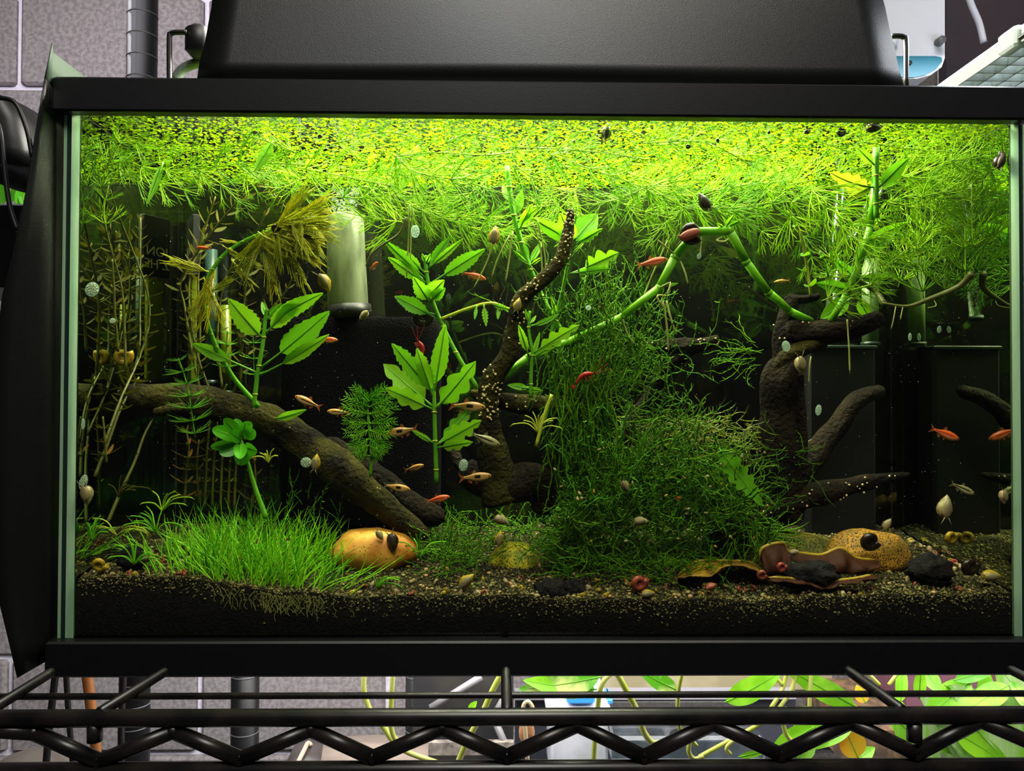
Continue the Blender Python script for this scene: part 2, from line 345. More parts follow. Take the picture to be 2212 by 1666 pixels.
# hood board standing on the rim, light fixture behind it
hb = B(); hb.add([P(428, 171, .012), P(1950, 188, .012), P(1903, 0, .02), P(457, 0, .02)], [(0, 1, 2, 3)])
up = [hb.v[3]+(hb.v[3]-hb.v[0])*.8, hb.v[2]+(hb.v[2]-hb.v[1])*.8]
hb = B(); bl, br, tr_, tl_ = P(428, 171, .012), P(1950, 188, .012), up[1], up[0]
NX, NZ = 24, 8; rows = []
for i in range(NZ+1):
    rows.append([lerp(lerp(bl, br, j/NX), lerp(tl_, tr_, j/NX), i/NZ)+V((0, .0015*sin(9*j/NX+i*.2), 0))+(V((U(-.0012, .0012), 0, 0)) if j in (0, NX) else V((0, 0, 0))) for j in range(NX+1)])
hb.grid(rows)
single(hb, 'light_shade_board', SHEET, 'large black board leaning back on the top rim as a light shade', 'board', solid=.002)
lt = thing('light_fixture', 'black aquarium light behind the leaning board with wire legs at both ends', 'light', (.04, .085, .464))
hx0, hx1 = -.235, .31
part(B().box(hx0, hx1, .046, .226, .624, .645, .003), 'lamp_housing', BLACK, lt, smooth=False)
for q in ((hx0, hx1, .046, .049, .582, .624), (hx0, hx1, .223, .226, .582, .624), (hx0, hx0+.003, .049, .223, .582, .624), (hx1-.003, hx1, .049, .223, .582, .624)): part(B().box(*q), 'spill_skirt', BLACK, lt, smooth=False)  # unseen skirts added to keep the lamp's spill off wall and pump box
for px, tp, hx in ((366, 70, 404), (1957, 78, 1925)):
    pts = WO([(px, 190, .05), (px, tp+14, .05), (px+(4 if hx > px else -4), tp+3, .05), (px+(14 if hx > px else -14), tp, .05), (hx, tp, .05)])
    part(B().tube(cr(pts, 5), .0022, 10), 'wire_leg', STEEL, lt)
bb = B(); a, b_ = P(400, 118, .055), P(452, 52, .055); bb.box(a.x, b_.x, .05, .085, a.z, b_.z, .004); part(bb, 'end_block', BLACK, lt)
part(B().tube(cr(WO([(378, 172, .07), (395, 150, .07), (420, 138, .07), (460, 130, .07)]), 6), .0042, 12), 'air_hose', M('hose_grey', c(120, 130, 120), .3), lt)

# black side sheet, bowed outward in front of the left pane
ed = [(113, 92), (97, 170), (85, 240), (55, 420), (30, 540), (4, 640), (-14, 800), (-20, 1000), (-14, 1200), (0, 1310), (22, 1400), (37, 1465)]
rows = []
for (px, py) in ed:
    f_ = P(px, py, -.016); z = f_.z
    rows.append([V((lerp(f_.x, -.3475, k/3), lerp(-.016, .0, k/3), z+(.006*k/3 if py > 1440 else 0))) for k in range(4)]+[V((-.3475, y_, z+(.006 if py > 1440 else 0))) for y_ in (.05, .12, .2)])
ss = thing('side_sheet', 'bowed black plastic sheet wrapped along the left end of the aquarium', 'sheet', (-.348, .05, .0))
part(B().grid(rows[1:]), 'sheet', SHEET, ss, solid=.001)
part(B().grid(rows[:2]), 'upper_corner', SHEETLIT, ss, solid=.001, label='corner of the black sheet painted pale green as lit, above the rim')  # same black sheet; the lamp light on it is put into this pale colour
# ------------------------------------------------------------------ substrate
fp = [(165, 1252), (300, 1250), (450, 1258), (600, 1282), (760, 1296), (900, 1292), (1300, 1302), (1700, 1306), (1900, 1292), (2190, 1290)]
fpw = [(P(a, b_, .008).x, P(a, b_, .008).z) for a, b_ in fp]
def H(x, y):
    if x <= fpw[0][0]: z = fpw[0][1]
    elif x >= fpw[-1][0]: z = fpw[-1][1]
    else:
        for (a, za), (b_, zb) in zip(fpw, fpw[1:]):
            if a <= x <= b_: z = lerp(za, zb, (x-a)/(b_-a)); break
    t = min(1, y/.19); zr = .083
    return lerp(z, zr, t**.8)+.0035*noise.noise(V((x*22, y*22, 3)))*(1+t)+.0012*noise.noise(V((x*90, y*90, 1)))
NX, NY = 150, 44; rows = []
def lx(j): return XL+.001+(XR-XL-.002)*j/NX
rows.append([(lx(j), .0078, .031) for j in range(NX+1)])
for i in range(NY+1):
    y = .0078+(YB-.012)*i/NY; rows.append([(lx(j), y, H(lx(j), y)+(U(-.0008, .0008))) for j in range(NX+1)])
rows.append([(lx(j), YB-.004, .031) for j in range(NX+1)])
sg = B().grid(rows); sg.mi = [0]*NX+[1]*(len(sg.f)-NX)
sub = single(sg, 'soil_bed', [SOIL, MULM_LIT], 'dark soil bed covering the bottom of the aquarium', 'soil', kind='stuff')
g = B()
def grain(b, p, r):
    u = [V((U(.6, 1.2)*r, 0, 0)), V((0, U(.6, 1.2)*r, 0)), V((0, 0, U(.5, 1)*r))]
    q = Matrix.Rotation(U(0, 6.3), 3, 'Z') @ Matrix.Rotation(U(0, 1.5), 3, 'X')
    b.add([p+q@u[0], p-q@u[0], p+q@u[1], p-q@u[1], p+q@u[2], p-q@u[2]], [(0, 2, 4), (2, 1, 4), (1, 3, 4), (3, 0, 4), (2, 0, 5), (1, 2, 5), (3, 1, 5), (0, 3, 5)])
for i in range(12000):
    x = U(XL+.003, XR-.003); y = .009+.185*(R_.random()**1.5); grain(g, V((x, y, H(x, y)+U(0, .0012))), U(.0006, .0016)*(1.25 if R_.random() < .1 else 1))
for i in range(2200):
    x = U(XL+.003, XR-.003); h = H(x, .008); grain(g, V((x, U(.0072, .0085), h-abs(R_.gauss(0, .0065)))), U(.0006, .0013))
gr = link('soil_grains', g.mesh('soil_grains', GRAIN, sub.location, smooth=False), sub); tag(gr, kind='stuff')

# ------------------------------------------------------------------ stones
def rock(name, poly_c, rx, ry, Y, mat, label, seed, depth=.7, sq=1.0, amp=.12, nn=(26, 16)):
    p = P(poly_c[0], poly_c[1], Y); s = S(Y); k = s*rx
    def fn(q): return (1+amp*noise.noise(q*1.6+V((seed, 0, 0)))+amp*.3*noise.noise(q*5+V((0, seed, 0))))
    return single(B().ball(p, rx*s, rx*s*depth, ry*s, nn[0], nn[1], fn), name, mat, label, 'stone')
rock('pebble', (808, 1190), 92, 50, .075, ROCKY, 'smooth orange yellow pebble beside the grass tuft', 2, .6)
rock('pebble', (1112, 1212), 54, 40, .085, ROCKL, 'lime yellow stone half buried under moss in the middle', 5, .8)
rock('pebble', (1874, 1196), 92, 54, .075, ROCKO, 'pitted orange stone behind the curled brown leaf', 9, .6)
rock('pebble', (1705, 1205), 118, 58, .10, ROCKM, 'olive mossy stone left of the pitted orange stone', 14, .6)
def lava(px, py, rx, ry, Y, label, seed): 
    p = P(px, py, Y); s = S(Y)
    def fn(q): return 1+.3*noise.noise(q*2.2+V((seed, 0, 0)))+.14*noise.noise(q*7+V((0, seed, 0)))
    single(B().ball(p, rx*s, rx*s*.8, ry*s, 24, 16, fn), 'lava_stone', LAVA, label, 'stone')
lava(283, 1208, 28, 26, .03, 'small black porous stone left of the grass tuft', 3)
lava(1575, 1158, 45, 30, .10, 'black porous stone at the right foot of the moss mound', 8)
lava(2010, 1232, 48, 34, .03, 'black crumbly stone among snails right of the pitted stone', 12)
lava(1190, 1275, 34, 24, .02, 'dark lump of soil at the front below the lime stone', 21)
lava(1240, 1275, 26, 24, .025, 'smaller dark lump beside the front soil lump', 25)
lava(1745, 1238, 62, 30, .035, 'dark soil clump sheltered under the curled brown leaf', 31)

# dead curled leaves
def curled(name, top, bot, Yt, Yb, mat, label, wav=0):
    T = cr(W(top, Yt), 8); Bo = cr(W(bot, Yb), 8); n = min(len(T), len(Bo)); T, Bo = T[:n], Bo[:n]; rows = []
    for k in range(7):
        t = k/6; rows.append([lerp(a, b_, t)+V((0, -.006*sin(pi*t)*(1+.5*sin(i*.7)), .001*noise.noise(V((i*.5, k, 2))))) for i, (a, b_) in enumerate(zip(T, Bo))])
    t_ = thing(name, label, 'leaf', (sum(T, V((0, 0, 0)))/n))
    part(B().grid(rows), 'blade', mat, t_, solid=.0008); part(B().tube(T, [.0016*min(1, .3+i/4, .3+(n-1-i)/4) for i in range(n)], 6), 'rim_edge', LEAFE, t_)
curled('dead_leaf', [(1642, 1208), (1648, 1184), (1690, 1173), (1700, 1190), (1735, 1196), (1775, 1199), (1815, 1185), (1850, 1206), (1892, 1210)], [(1645, 1235), (1660, 1242), (1690, 1240), (1715, 1242), (1745, 1246), (1780, 1242), (1820, 1240), (1855, 1240), (1896, 1228)], .045, .03, LEAFD, 'large curled dark brown dead leaf with pale wavy rim before stones')
curled('dead_leaf', [(1462, 1246), (1500, 1216), (1540, 1212), (1580, 1213), (1620, 1216), (1650, 1236)], [(1462, 1248), (1505, 1245), (1535, 1246), (1560, 1226), (1600, 1222), (1648, 1240)], .06, .025, LEAFY, 'yellow dead leaf lying flat left of the curled brown leaf')
curled('dead_leaf', [(1660, 1248), (1700, 1250), (1745, 1256), (1775, 1266), (1805, 1256), (1850, 1250), (1886, 1242)], [(1660, 1254), (1700, 1258), (1745, 1264), (1775, 1273), (1805, 1264), (1850, 1257), (1886, 1247)], .022, .016, LEAFD, 'thin brown leaf strip lying on the soil below the curled leaf')

# ------------------------------------------------------------------ driftwood
def limb(b, path, rad, Y=None, seed=0, n=14, k=8, groove=.16, free=False):
    pts = cr(W(path, Y), k); m = len(pts); rr = []
    for i in range(m):
        t = i/(m-1)*(len(rad)-1); a = int(min(t, len(rad)-2)); rr.append(lerp(rad[a], rad[a+1], t-a)*S(pts[i].y))
    def rf(i, j, p): return 1+groove*noise.noise(V((j*1.7+seed*3.1, i*.11, seed)))+.16*noise.noise(V((p.x*60, p.z*60, seed+j*.3)))
    pts2 = [p+V((noise.noise(p*40+V((seed, 0, 0))), 0, noise.noise(p*40+V((0, 0, seed)))))*.0012 for p in pts]
    rr[0] *= .55; rr[-1] *= .45
    b.tube(pts2, rr, n, True, rf); return pts2, rr
def dots(par, pts, rr, n, rng=(0, 1), r=(.0006, .0012), off=.95, spread=1.):
    b = B()
    for _ in range(n):
        i = int(lerp(rng[0], rng[1], R_.random())*(len(pts)-1)); a = U(-1.6, 1.6)*spread
        p = pts[i]+V((sin(a)*rr[i]*off, -abs(cos(a))*rr[i]*1.0, U(-1, 1)*rr[i]*.8)); b.ball(p, U(*r), n=6, m=4)
    part(b, 'snail_eggs', WDOT, par, kind='stuff')
# long log on the left
d1 = thing('driftwood', 'long dark driftwood log slanting down from the left wall to the centre', 'driftwood', P(600, 950, .1))
b = B(); L1 = limb(b, [(268, 856, .06), (330, 858, .075), (420, 868, .09), (540, 890, .10), (640, 945, .10), (720, 1010, .09), (800, 1070, .085), (870, 1125, .08), (925, 1160, .075)], [24, 30, 34, 33, 36, 40, 34, 26, 10], seed=1, groove=.3); part(b, 'trunk', WOODG, d1)
b = B(); limb(b, [(700, 955, .11), (790, 1020, .115), (880, 1090, .11), (960, 1120, .1)], [22, 30, 32, 18], seed=8, groove=.3); part(b, 'branch', WOOD, d1)
b = B(); limb(b, [(335, 893, .062), (370, 885, .06), (400, 878, .065)], [9, 12, 9], seed=3); part(b, 'branch', WOODG, d1)
dots(d1, *L1, 40, r=(.0004, .0008))
# centre twisted branch
d2 = thing('driftwood', 'twisted upright driftwood branch in the centre dotted with snail eggs', 'driftwood', P(1080, 900, .07))
b = B(); L2 = limb(b, [(1232, 452, .055), (1228, 500, .055), (1212, 560, .055), (1160, 615, .055), (1125, 645, .058), (1112, 710, .06), (1098, 765, .062), (1068, 815, .065), (1055, 880, .07), (1062, 950, .075), (1075, 1020, .08), (1090, 1085, .085)], [6, 14, 15, 16, 18, 20, 23, 22, 20, 30, 40, 50], seed=2, groove=.2); part(b, 'trunk', WOODG, d2)
b = B(); L2b = limb(b, [(1015, 848, .085), (1060, 862, .085), (1120, 872, .09), (1200, 885, .1), (1260, 905, .105)], [9, 17, 22, 24, 20], seed=5, groove=.25); part(b, 'branch', WOODG, d2)
b = B(); limb(b, [(1000, 1010, .09), (1035, 1035, .085), (1090, 1050, .085), (1150, 1040, .085), (1175, 1070, .085), (1160, 1110, .085)], [26, 34, 40, 40, 34, 18], seed=6, groove=.3); part(b, 'root_base', WOOD, d2)
b = B(); limb(b, [(985, 870, .11), (990, 940, .11), (985, 985, .1), (1010, 1030, .09)], [9, 11, 12, 14], seed=16); part(b, 'branch', WOOD, d2)
dots(d2, *L2, 95, (.02, .5), spread=.8); dots(d2, *L2, 70, (.62, .76), r=(.0008, .0013)); dots(d2, *L2b, 35, (.1, .7))
# dark branch mid right
d3 = thing('driftwood', 'short dark forked branch rising from the moss mound', 'driftwood', P(1440, 800, .12))
b = B(); L3 = limb(b, [(1388, 748, .12), (1430, 748, .12), (1480, 752, .12), (1530, 742, .12), (1552, 728, .12)], [7, 14, 20, 14, 6], seed=7); part(b, 'branch', WOOD, d3)
b = B(); limb(b, [(1485, 756, .12), (1440, 795, .12), (1405, 850, .12), (1370, 905, .12), (1340, 960, .12)], [18, 16, 14, 16, 20], seed=9); part(b, 'stem', WOOD, d3)
dots(d3, *L3, 26, (.1, .9))
# right trunk
d4 = thing('driftwood', 'tall dark driftwood trunk with side limbs at the right', 'driftwood', P(1690, 1000, .09))
b = B(); L4 = limb(b, [(1712, 640, .09), (1700, 680, .09), (1690, 730, .09), (1702, 775, .09), (1685, 820, .09), (1678, 900, .095), (1688, 980, .095), (1698, 1060, .095), (1705, 1130, .095)], [14, 18, 22, 30, 38, 36, 40, 34, 30], seed=11, groove=.32, n=18); part(b, 'trunk', WOOD, d4)
b = B(); L4b = limb(b, [(1690, 716, .088), (1740, 718, .085), (1800, 715, .08), (1850, 705, .075), (1908, 682, .07)], [26, 24, 28, 24, 16], seed=12, groove=.3, n=16); part(b, 'limb', WOOD, d4)
b = B(); limb(b, [(1700, 645, .09), (1735, 645, .088), (1772, 638, .086)], [12, 9, 7], seed=13); part(b, 'limb', WOOD, d4)
b = B(); limb(b, [(1660, 820, .085), (1700, 770, .082), (1760, 740, .082), (1785, 748, .085)], [12, 18, 16, 8], seed=15); part(b, 'limb', WOODG, d4)
b = B(); limb(b, [(1725, 1020, .12), (1760, 980, .125), (1810, 920, .13), (1850, 865, .135), (1908, 838, .14)], [28, 28, 22, 20, 12], seed=17, groove=.2); part(b, 'limb', WOOD, d4)
b = B(); limb(b, [(1725, 800, .1), (1730, 900, .1), (1735, 1000, .1), (1738, 1090, .1)], [10, 12, 12, 10], seed=19); part(b, 'limb', WOOD, d4)
dots(d4, *L4b, 14, (.1, .8)); dots(d4, *L4, 16, (.2, .5))
# low branch
d5 = thing('driftwood', 'low dark branch dotted with eggs lying above the right stones', 'driftwood', P(1780, 1080, .09))
b = B(); L5 = limb(b, [(1545, 1178, .08), (1630, 1125, .085), (1720, 1085, .09), (1790, 1062, .095), (1860, 1045, .1), (1965, 1024, .1)], [16, 20, 24, 24, 18, 6], seed=21, groove=.25); part(b, 'branch', WOOD, d5)
dots(d5, *L5, 60, (.15, .95), r=(.0007, .0012))

# ------------------------------------------------------------------ filter, tubes, heater
sf = thing('sponge_filter', 'black sponge filter with frosted lift tube standing at the back', 'filter', P(770, 1080, .15))
a, b_ = P(600, 1130, .14), P(948, 690, .14)
def spr(i, j, p): return 1+.012*noise.noise(p*200)
rows = []
for i, z in enumerate([lerp(a.z, b_.z, t) for t in (0, .25, .5, .75, .95, 1, 1.008, 1.008)]):
    ins = (1, 1, 1, 1, 1, .985, .95, .02)[i]; cx = (a.x+b_.x)/2; hw = (b_.x-a.x)/2*ins; r = []
    for j in range(40):
        q = 2*pi*j/40; e = lambda v: math.copysign(abs(v)**.35, v); r.append((cx+hw*e(cos(q)), .165+.032*ins*e(sin(q)), z+.0008*noise.noise(V((j, i, 0)))))
    rows.append(r)
part(B().grid(rows, True), 'sponge', SPONGE, sf)
t0, t1 = P(752, 662, .15), P(745, 466, .15)
part(B().tube([t0, lerp(t0, t1, .02), lerp(t0, t1, .5), lerp(t0, t1, .98), t1], [42*S(.15), 43*S(.15), 41*S(.15), 40*S(.15), 37*S(.15)], 28), 'lift_tube', TUBEM, sf)
part(B().tube([P(757, 690, .15), P(755, 660, .15)], 46*S(.15), 28), 'tube_collar', BLACK, sf)
bb = B()
for _ in range(110):
    p = P(745+U(-30, 30), 466-U(0, 60), .15+U(-.01, .01)); bb.ball(inside(p), U(.0006, .0019), n=7, m=5)
single(bb, 'air_bubbles', BUB, 'stream of small air bubbles leaving the frosted lift tube', 'bubbles', kind='stuff')
def vtube(name, px, w_, y0, y1, Y, mat, label, px2=None, r2=0):
    a, b_ = P(px, y1, Y), P(px2 or px, y0, Y)
    t = thing(name, label, 'tube', a)
    part(B().tube([a, b_], w_*S(Y)/2, 16), 'pipe', mat, t)
    part(B().tube([lerp(a, b_, -.01), lerp(a, b_, .03)], w_*S(Y)/2*1.15, 16), 'end_cap', SEAMD, t)
vtube('tube_or_post', 1880, 34, 560, 745, .19, GTUBE, 'pale green bar for a lit post behind the tank, by the right limb')  # bar inside the tank, standing in for a lit post behind it
vtube('tube_or_post', 1868, 16, 1060, 1120, .18, GTUBE, 'short pale green tube end above the pitted stone')
vtube('tube_or_post', 1795, 26, 390, 690, .17, CLEAR, 'clear plastic tube slanting behind the right fine-leaved plants', 1815)
vtube('tube_or_post', 1840, 24, 340, 520, .16, CLEAR, 'clear tube slanting under the surface near right yellowing leaf', 1930)
ht = thing('heater', 'black heater head with pale lettering above a lit tube by the left wall', 'heater', (-.310, .182, .20))
za, zb, zc = P(400, 822, .185).z, P(400, 600, .185).z, P(400, 470, .185).z
hm = Matrix.Translation((0, 0, 0)) @ Matrix.Rotation(-radians(60), 4, 'Z')
link('heater_head', B().box(-.016, .016, -.004, .004, zb-.2, zc-.2, .0015).mesh('heater_head', BLACK, smooth=False), ht, hm)
link('heater_tube', B().box(-.0085, .0085, -.003, .003, za-.2, zb-.2, .001).mesh('heater_tube', YTUBE, smooth=False), ht, hm)  # yellow body colour stands for light falling on the tube
cv = bpy.data.curves.new('lettering', 'FONT'); cv.body = 'ION\nZ HE'; cv.size = .0135; cv.extrude = .0001; cv.space_line = .95; cv.align_x = 'CENTER'
tmp = link('lettering_curve', cv); bpy.context.view_layer.update(); tm = bpy.data.meshes.new_from_object(tmp.evaluated_get(bpy.context.evaluated_depsgraph_get())); bpy.data.objects.remove(tmp)
tm.materials.clear(); tm.materials.append(M('pale_print', c(200, 200, 130), .6)); link('lettering', tm, ht, hm @ Matrix.Translation((0, -.0043, P(400, 556, .185).z-.2)) @ Matrix.Rotation(pi/2, 4, 'X'))
vtube('tube_or_post', 456, 26, 540, 830, .19, M('teal_post', c(40, 66, 58), .3, transl=.3), 'grey teal bar for a post behind the tank, by the curved green stem')  # this bar and the next stand in for posts behind the rear glass
vtube('tube_or_post', 488, 22, 660, 850, .188, YTUBE, 'yellow bar for a lit post behind the tank, right of the grey teal bar')
fb = thing('filter_box', 'black internal filter box in the rear right corner behind the trunk', 'filter', P(1825, 1140, .17))
a, b_ = P(1750, 1170, .165), P(1896, 748, .165); part(B().box(a.x, b_.x, .168, .2, a.z, b_.z, .003), 'casing', BLACK, fb, smooth=False)
part(B().box(a.x-.001, b_.x+.001, .166, .201, b_.z-.003, b_.z+.001, .001), 'lid', SEAMD, fb, smooth=False)
# ------------------------------------------------------------------ plants
def frame(t, ref=V((0, -1, 0)), roll=0):
    z = t.normalized(); x = ref.cross(z); x = x.normalized() if x.length > 1e-4 else z.orthogonal().normalized(); y = z.cross(x)
    return Matrix((x, y, z)).transposed().to_4x4() @ Matrix.Rotation(roll, 4, 'Z')
def whorl_mesh(name, mat, n, elev, thick, fork=True, droop=.15, seed=0):
    r = random.Random(seed); b = B()
    for k in range(n):
        a = 2*pi*k/n+r.uniform(-.15, .15); e = radians(elev+r.uniform(-12, 12)); L = r.uniform(.75, 1.08); o = V((cos(a), sin(a), 0)); up_ = V((0, 0, 1))
        def pt(s_, da=0, de=0):
            q = V((cos(a+da), sin(a+da), 0)); return q*(s_*L*cos(e+de))+up_*(s_*L*sin(e+de)+droop*s_*s_*L)
        if fork:
            b.tube([V((0, 0, 0)), pt(.25), pt(.45)], [thick, thick, thick*.85], 3, False)
            for da in (-.13, .13):
                m = pt(.72, da*.7, r.uniform(-.06, .06)); b.tube([pt(.45), m], [thick*.8, thick*.75], 3, False)
                for dd in (-.07, .08): b.tube([m, pt(.88, da+dd, dd*.6), pt(1, da+dd*1.7, dd)], [thick*.75, thick*.6, thick*.2], 3, False)
        else: b.tube([V((0, 0, 0)), pt(.35), pt(.7), pt(1)], [thick, thick, thick*.8, thick*.2], 3, False)
    return b.mesh(name, mat)
WH = [whorl_mesh('whorl', HORN, 10, 28, .0165, True, .22, s_) for s_ in range(4)]
WF = [whorl_mesh('whorl', HORNF, 16, 12, .02, False, .15, s_+9) for s_ in range(3)]
def along(pts, step, start=0.):
    o = []; d = start; acc = 0
    for a, b_ in zip(pts, pts[1:]):
        L = (b_-a).length
        while d <= acc+L and L > 0: t = (d-acc)/L; o.append((a.lerp(b_, t), (b_-a).normalized())); d += step
        acc += L
    return o
def hornwort(path, Y, rad, step, label, group, meshes=WH, st=2.4, mat=HORNST, name='hornwort_strand'):
    pts = cr(W(path, Y), 6); s_ = S(pts[len(pts)//2].y)
    t = thing(name, label, 'aquatic plant', pts[0], group); b = B(); b.tube(pts, st*.5*s_, 6); part(b, 'stem', mat, t)
    wl = along(pts, step*s_, step*s_*.3); n = len(wl)
    for i, (p, d) in enumerate(wl):
        k = rad*s_*U(.85, 1.1)*(1 if i < n-2 else (.8 if i == n-2 else .6))
        k = min(k, max(.3*rad*s_, (ZW-p.z)*1.6+.006))
        m = Matrix.Translation(p-pts[0]) @ frame(d, roll=U(0, 6.3)) @ Matrix.Scale(k, 4)
        link('whorl', R_.choice(meshes), t, m)
    return t
GU, GM, GR_, GL = ('hornwort strands close under the front of the surface', 'hornwort strands tangled in the middle of the surface growth', 'hornwort strands hanging at the right end', 'hornwort strands at the left below the floating fronds')
LU = 'dark backlit strand of fine forked whorls just under the bright floating mat'
LM = 'bright green strand of fine forked whorls tangled below the floating mat'
LR = 'dense green strand of forked whorls hanging in the right end of the tank'
LL = 'green strand of forked whorls lying below the fronds at the left end'
for pth, Y in (([(1100, 318), (1200, 322), (1300, 330), (1400, 346)], .03), ([(1385, 310), (1480, 305), (1545, 315), (1630, 362)], .03), ([(850, 338), (940, 330), (1040, 335), (1110, 330)], .05), ([(715, 312), (830, 282), (905, 300)], .04), ([(1640, 300), (1720, 286), (1840, 330)], .04), ([(1245, 285), (1340, 268), (1420, 300)], .03), ([(950, 315), (1010, 290), (1075, 300)], .03), ([(1560, 330), (1650, 340), (1730, 370)], .06), ([(1850, 300), (1950, 320), (2080, 330)], .05), ([(640, 330), (560, 300), (500, 290)], .05)):
    hornwort(pth, Y, 58, 46, LU, GU)
for pth, Y in (([(560, 350), (660, 365), (745, 382), (850, 402)], .07), ([(845, 330), (900, 372), (1000, 392), (1110, 425)], .06), ([(640, 420), (745, 427), (850, 432), (950, 470), (1060, 505)], .09), ([(900, 440), (985, 482), (1080, 512)], .10), ([(1100, 350), (1180, 400), (1270, 425)], .07), ([(1180, 330), (1290, 370), (1392, 406), (1485, 452)], .05), ([(1392, 406), (1330, 432), (1250, 445)], .06), ([(1390, 408), (1480, 376), (1545, 345)], .05), ([(1482, 450), (1440, 480), (1395, 535)], .05), ([(1482, 446), (1590, 448), (1700, 436), (1765, 452)], .06), ([(1560, 448), (1610, 470), (1650, 505)], .08), ([(1500, 420), (1600, 402), (1700, 390)], .08), ([(760, 400), (850, 412), (960, 430)], .11), ([(1060, 380), (1000, 430), (940, 455)], .12), ([(1250, 400), (1200, 440), (1130, 450)], .12), ([(1350, 370), (1420, 400), (1500, 400)], .11), ([(1600, 370), (1680, 410), (1760, 420)], .12), ([(700, 345), (780, 370), (900, 360)], .12), ([(940, 350), (1060, 370), (1180, 365)], .13), ([(1300, 470), (1230, 480), (1160, 470)], .14), ([(870, 480), (800, 470), (730, 455)], .13), ([(1300, 420), (1370, 450), (1440, 470)], .1), ([(1040, 470), (1110, 490), (1190, 480)], .15), ([(660, 385), (590, 400), (530, 390)], .1)):
    hornwort(pth, Y, 74, 44, LM, GM)
for pth, Y in (([(1745, 400), (1820, 490), (1910, 575)], .05), ([(2170, 548), (2145, 470), (2112, 390)], .05), ([(1915, 575), (1985, 515), (2018, 468), (2070, 410)], .08), ([(1760, 420), (1850, 470), (1940, 560)], .09), ([(1995, 645), (1990, 590), (1990, 520)], .1), ([(1790, 440), (1860, 500), (1900, 500)], .12), ([(1700, 400), (1800, 380), (1900, 350)], .08), ([(1900, 370), (2000, 390), (2110, 380)], .07), ([(1950, 420), (2040, 440), (2150, 430)], .1), ([(1830, 610), (1800, 570), (1790, 520)], .07), ([(2060, 560), (2090, 500), (2100, 450)], .11), ([(2080, 640), (2110, 600), (2150, 560)], .09), ([(1940, 620), (1960, 560), (2000, 500)], .12), ([(2040, 350), (2110, 340), (2170, 330)], .05), ([(1860, 420), (1930, 440), (1990, 450)], .06), ([(1770, 600), (1840, 590), (1900, 620)], .13), ([(1775, 650), (1835, 628), (1890, 612)], .055), ([(1700, 455), (1740, 520), (1760, 580)], .07), ([(2000, 600), (1985, 560), (1975, 500)], .05), ([(2120, 600), (2140, 540), (2160, 480)], .06)):
    hornwort(pth, Y, 86, 50, LR, GR_)
for pth, Y in (([(215, 330), (330, 366), (445, 362), (545, 352), (655, 356)], .05), ([(225, 300), (300, 310), (380, 330)], .03), ([(420, 360), (480, 400), (520, 440)], .06), ([(280, 380), (360, 400), (430, 420)], .07), ([(210, 420), (230, 360), (260, 310)], .03), ([(360, 310), (450, 320), (520, 310)], .09), ([(520, 360), (600, 400), (680, 420)], .09), ([(230, 500), (225, 450), (235, 400)], .03)):
    hornwort(pth, Y, 66, 52, LL, GL)
for i in range(16):      # more strands of the tangle, resting at different depths
    x = U(620, 2080); y = U(310, 450); Y = U(.05, .185); a = U(-.35, .35); L = U(150, 260)
    hornwort([(x, y), (x+L*.5*cos(a), y+L*.5*sin(a)), (x+L*cos(a), y+L*sin(a)+U(-20, 20))], Y, U(60, 78), 46, LM, GM)
# small free standing whorl plants
hornwort([(422, 945), (415, 900), (408, 850), (398, 810), (385, 775)], .03, 48, 27, 'bright narrow whorled stem in front of the left log', None, WF, 3, HORNF, 'whorled_plant')
hornwort([(486, 800), (488, 770), (490, 735), (492, 715)], .07, 36, 24, 'small upright whorled shoot left of the broad serrated leaves', None, WF, 3, HORNF, 'whorled_plant')
hornwort([(550, 820), (548, 780), (547, 735), (545, 700)], .1, 32, 34, 'thin whorled shoot beside the stem of the broad leaved plant', None, WF, 2, HORNF, 'whorled_plant')

# feathery fronds
def frond_mesh(name, mat, n=11, sp=.4, droop=.35, seed=0, th=.011, sd=.55, fw=.62):
    r = random.Random(seed); b = B(); C = lambda t: V((0, -droop*t*t*.5, t*(1-.12*t)))
    b.tube([C(k/6) for k in range(7)], [th*(1.3-k/8) for k in range(7)], 3, False)
    for k in range(n):
        t = .14+.8*k/n; L = sp*(1-.65*abs(t-.4))*r.uniform(.85, 1.1)
        for s_ in (-1, 1):
            p = C(t); q = p+V((s_*L*sd*r.uniform(.6, 1.2), -.03+r.uniform(-.06, .06), L*fw)); b.tube([p, lerp(p, q, .5)+V((s_*.02, 0, -.01)), q], [th*.8, th*.7, th*.25], 3, False)
    return b.mesh(name, mat)
FY = [frond_mesh('frond', YELF, 11, .5, .55, s_, .014, .2, .85) for s_ in range(3)]; FG = [frond_mesh('frond', HYG, 7, .42, .3, s_, .026) for s_ in range(2)]
def frond(par, base, tip, mesh, roll=0):
    d = tip-base; m = Matrix.Translation(base-V(par.location)) @ frame(d, V((0, -1, 0)), roll) @ Matrix.Scale(d.length, 4); link('frond', mesh, par, m)
ms = cr(W([(800, 1030, .05), (802, 970, .05), (795, 900, .05), (792, 862, .05)]), 6)
t = thing('feathery_plant', 'bright green feathery young plant with tiers of fronds in front of the filter', 'aquatic plant', ms[0]); part(B().tube(ms, .0013, 8), 'stem', HYGST, t)
for y, L, up_ in ((868, 42, -40), (880, 62, -28), (895, 70, -18), (915, 66, -6), (930, 64, 6), (948, 54, 18), (962, 46, 14), (985, 36, -6)):
    for sx in (-1, 1):
        a = P(797, y, .05); frond(t, a, P(797+sx*L, y+up_, .045), R_.choice(FG), U(-.2, .2)); frond(t, a, P(797+sx*L*.6, y+up_*.9+8, .03), R_.choice(FG), U(-.3, .3))
frond(t, P(793, 870, .05), P(790, 845, .048), FG[0])
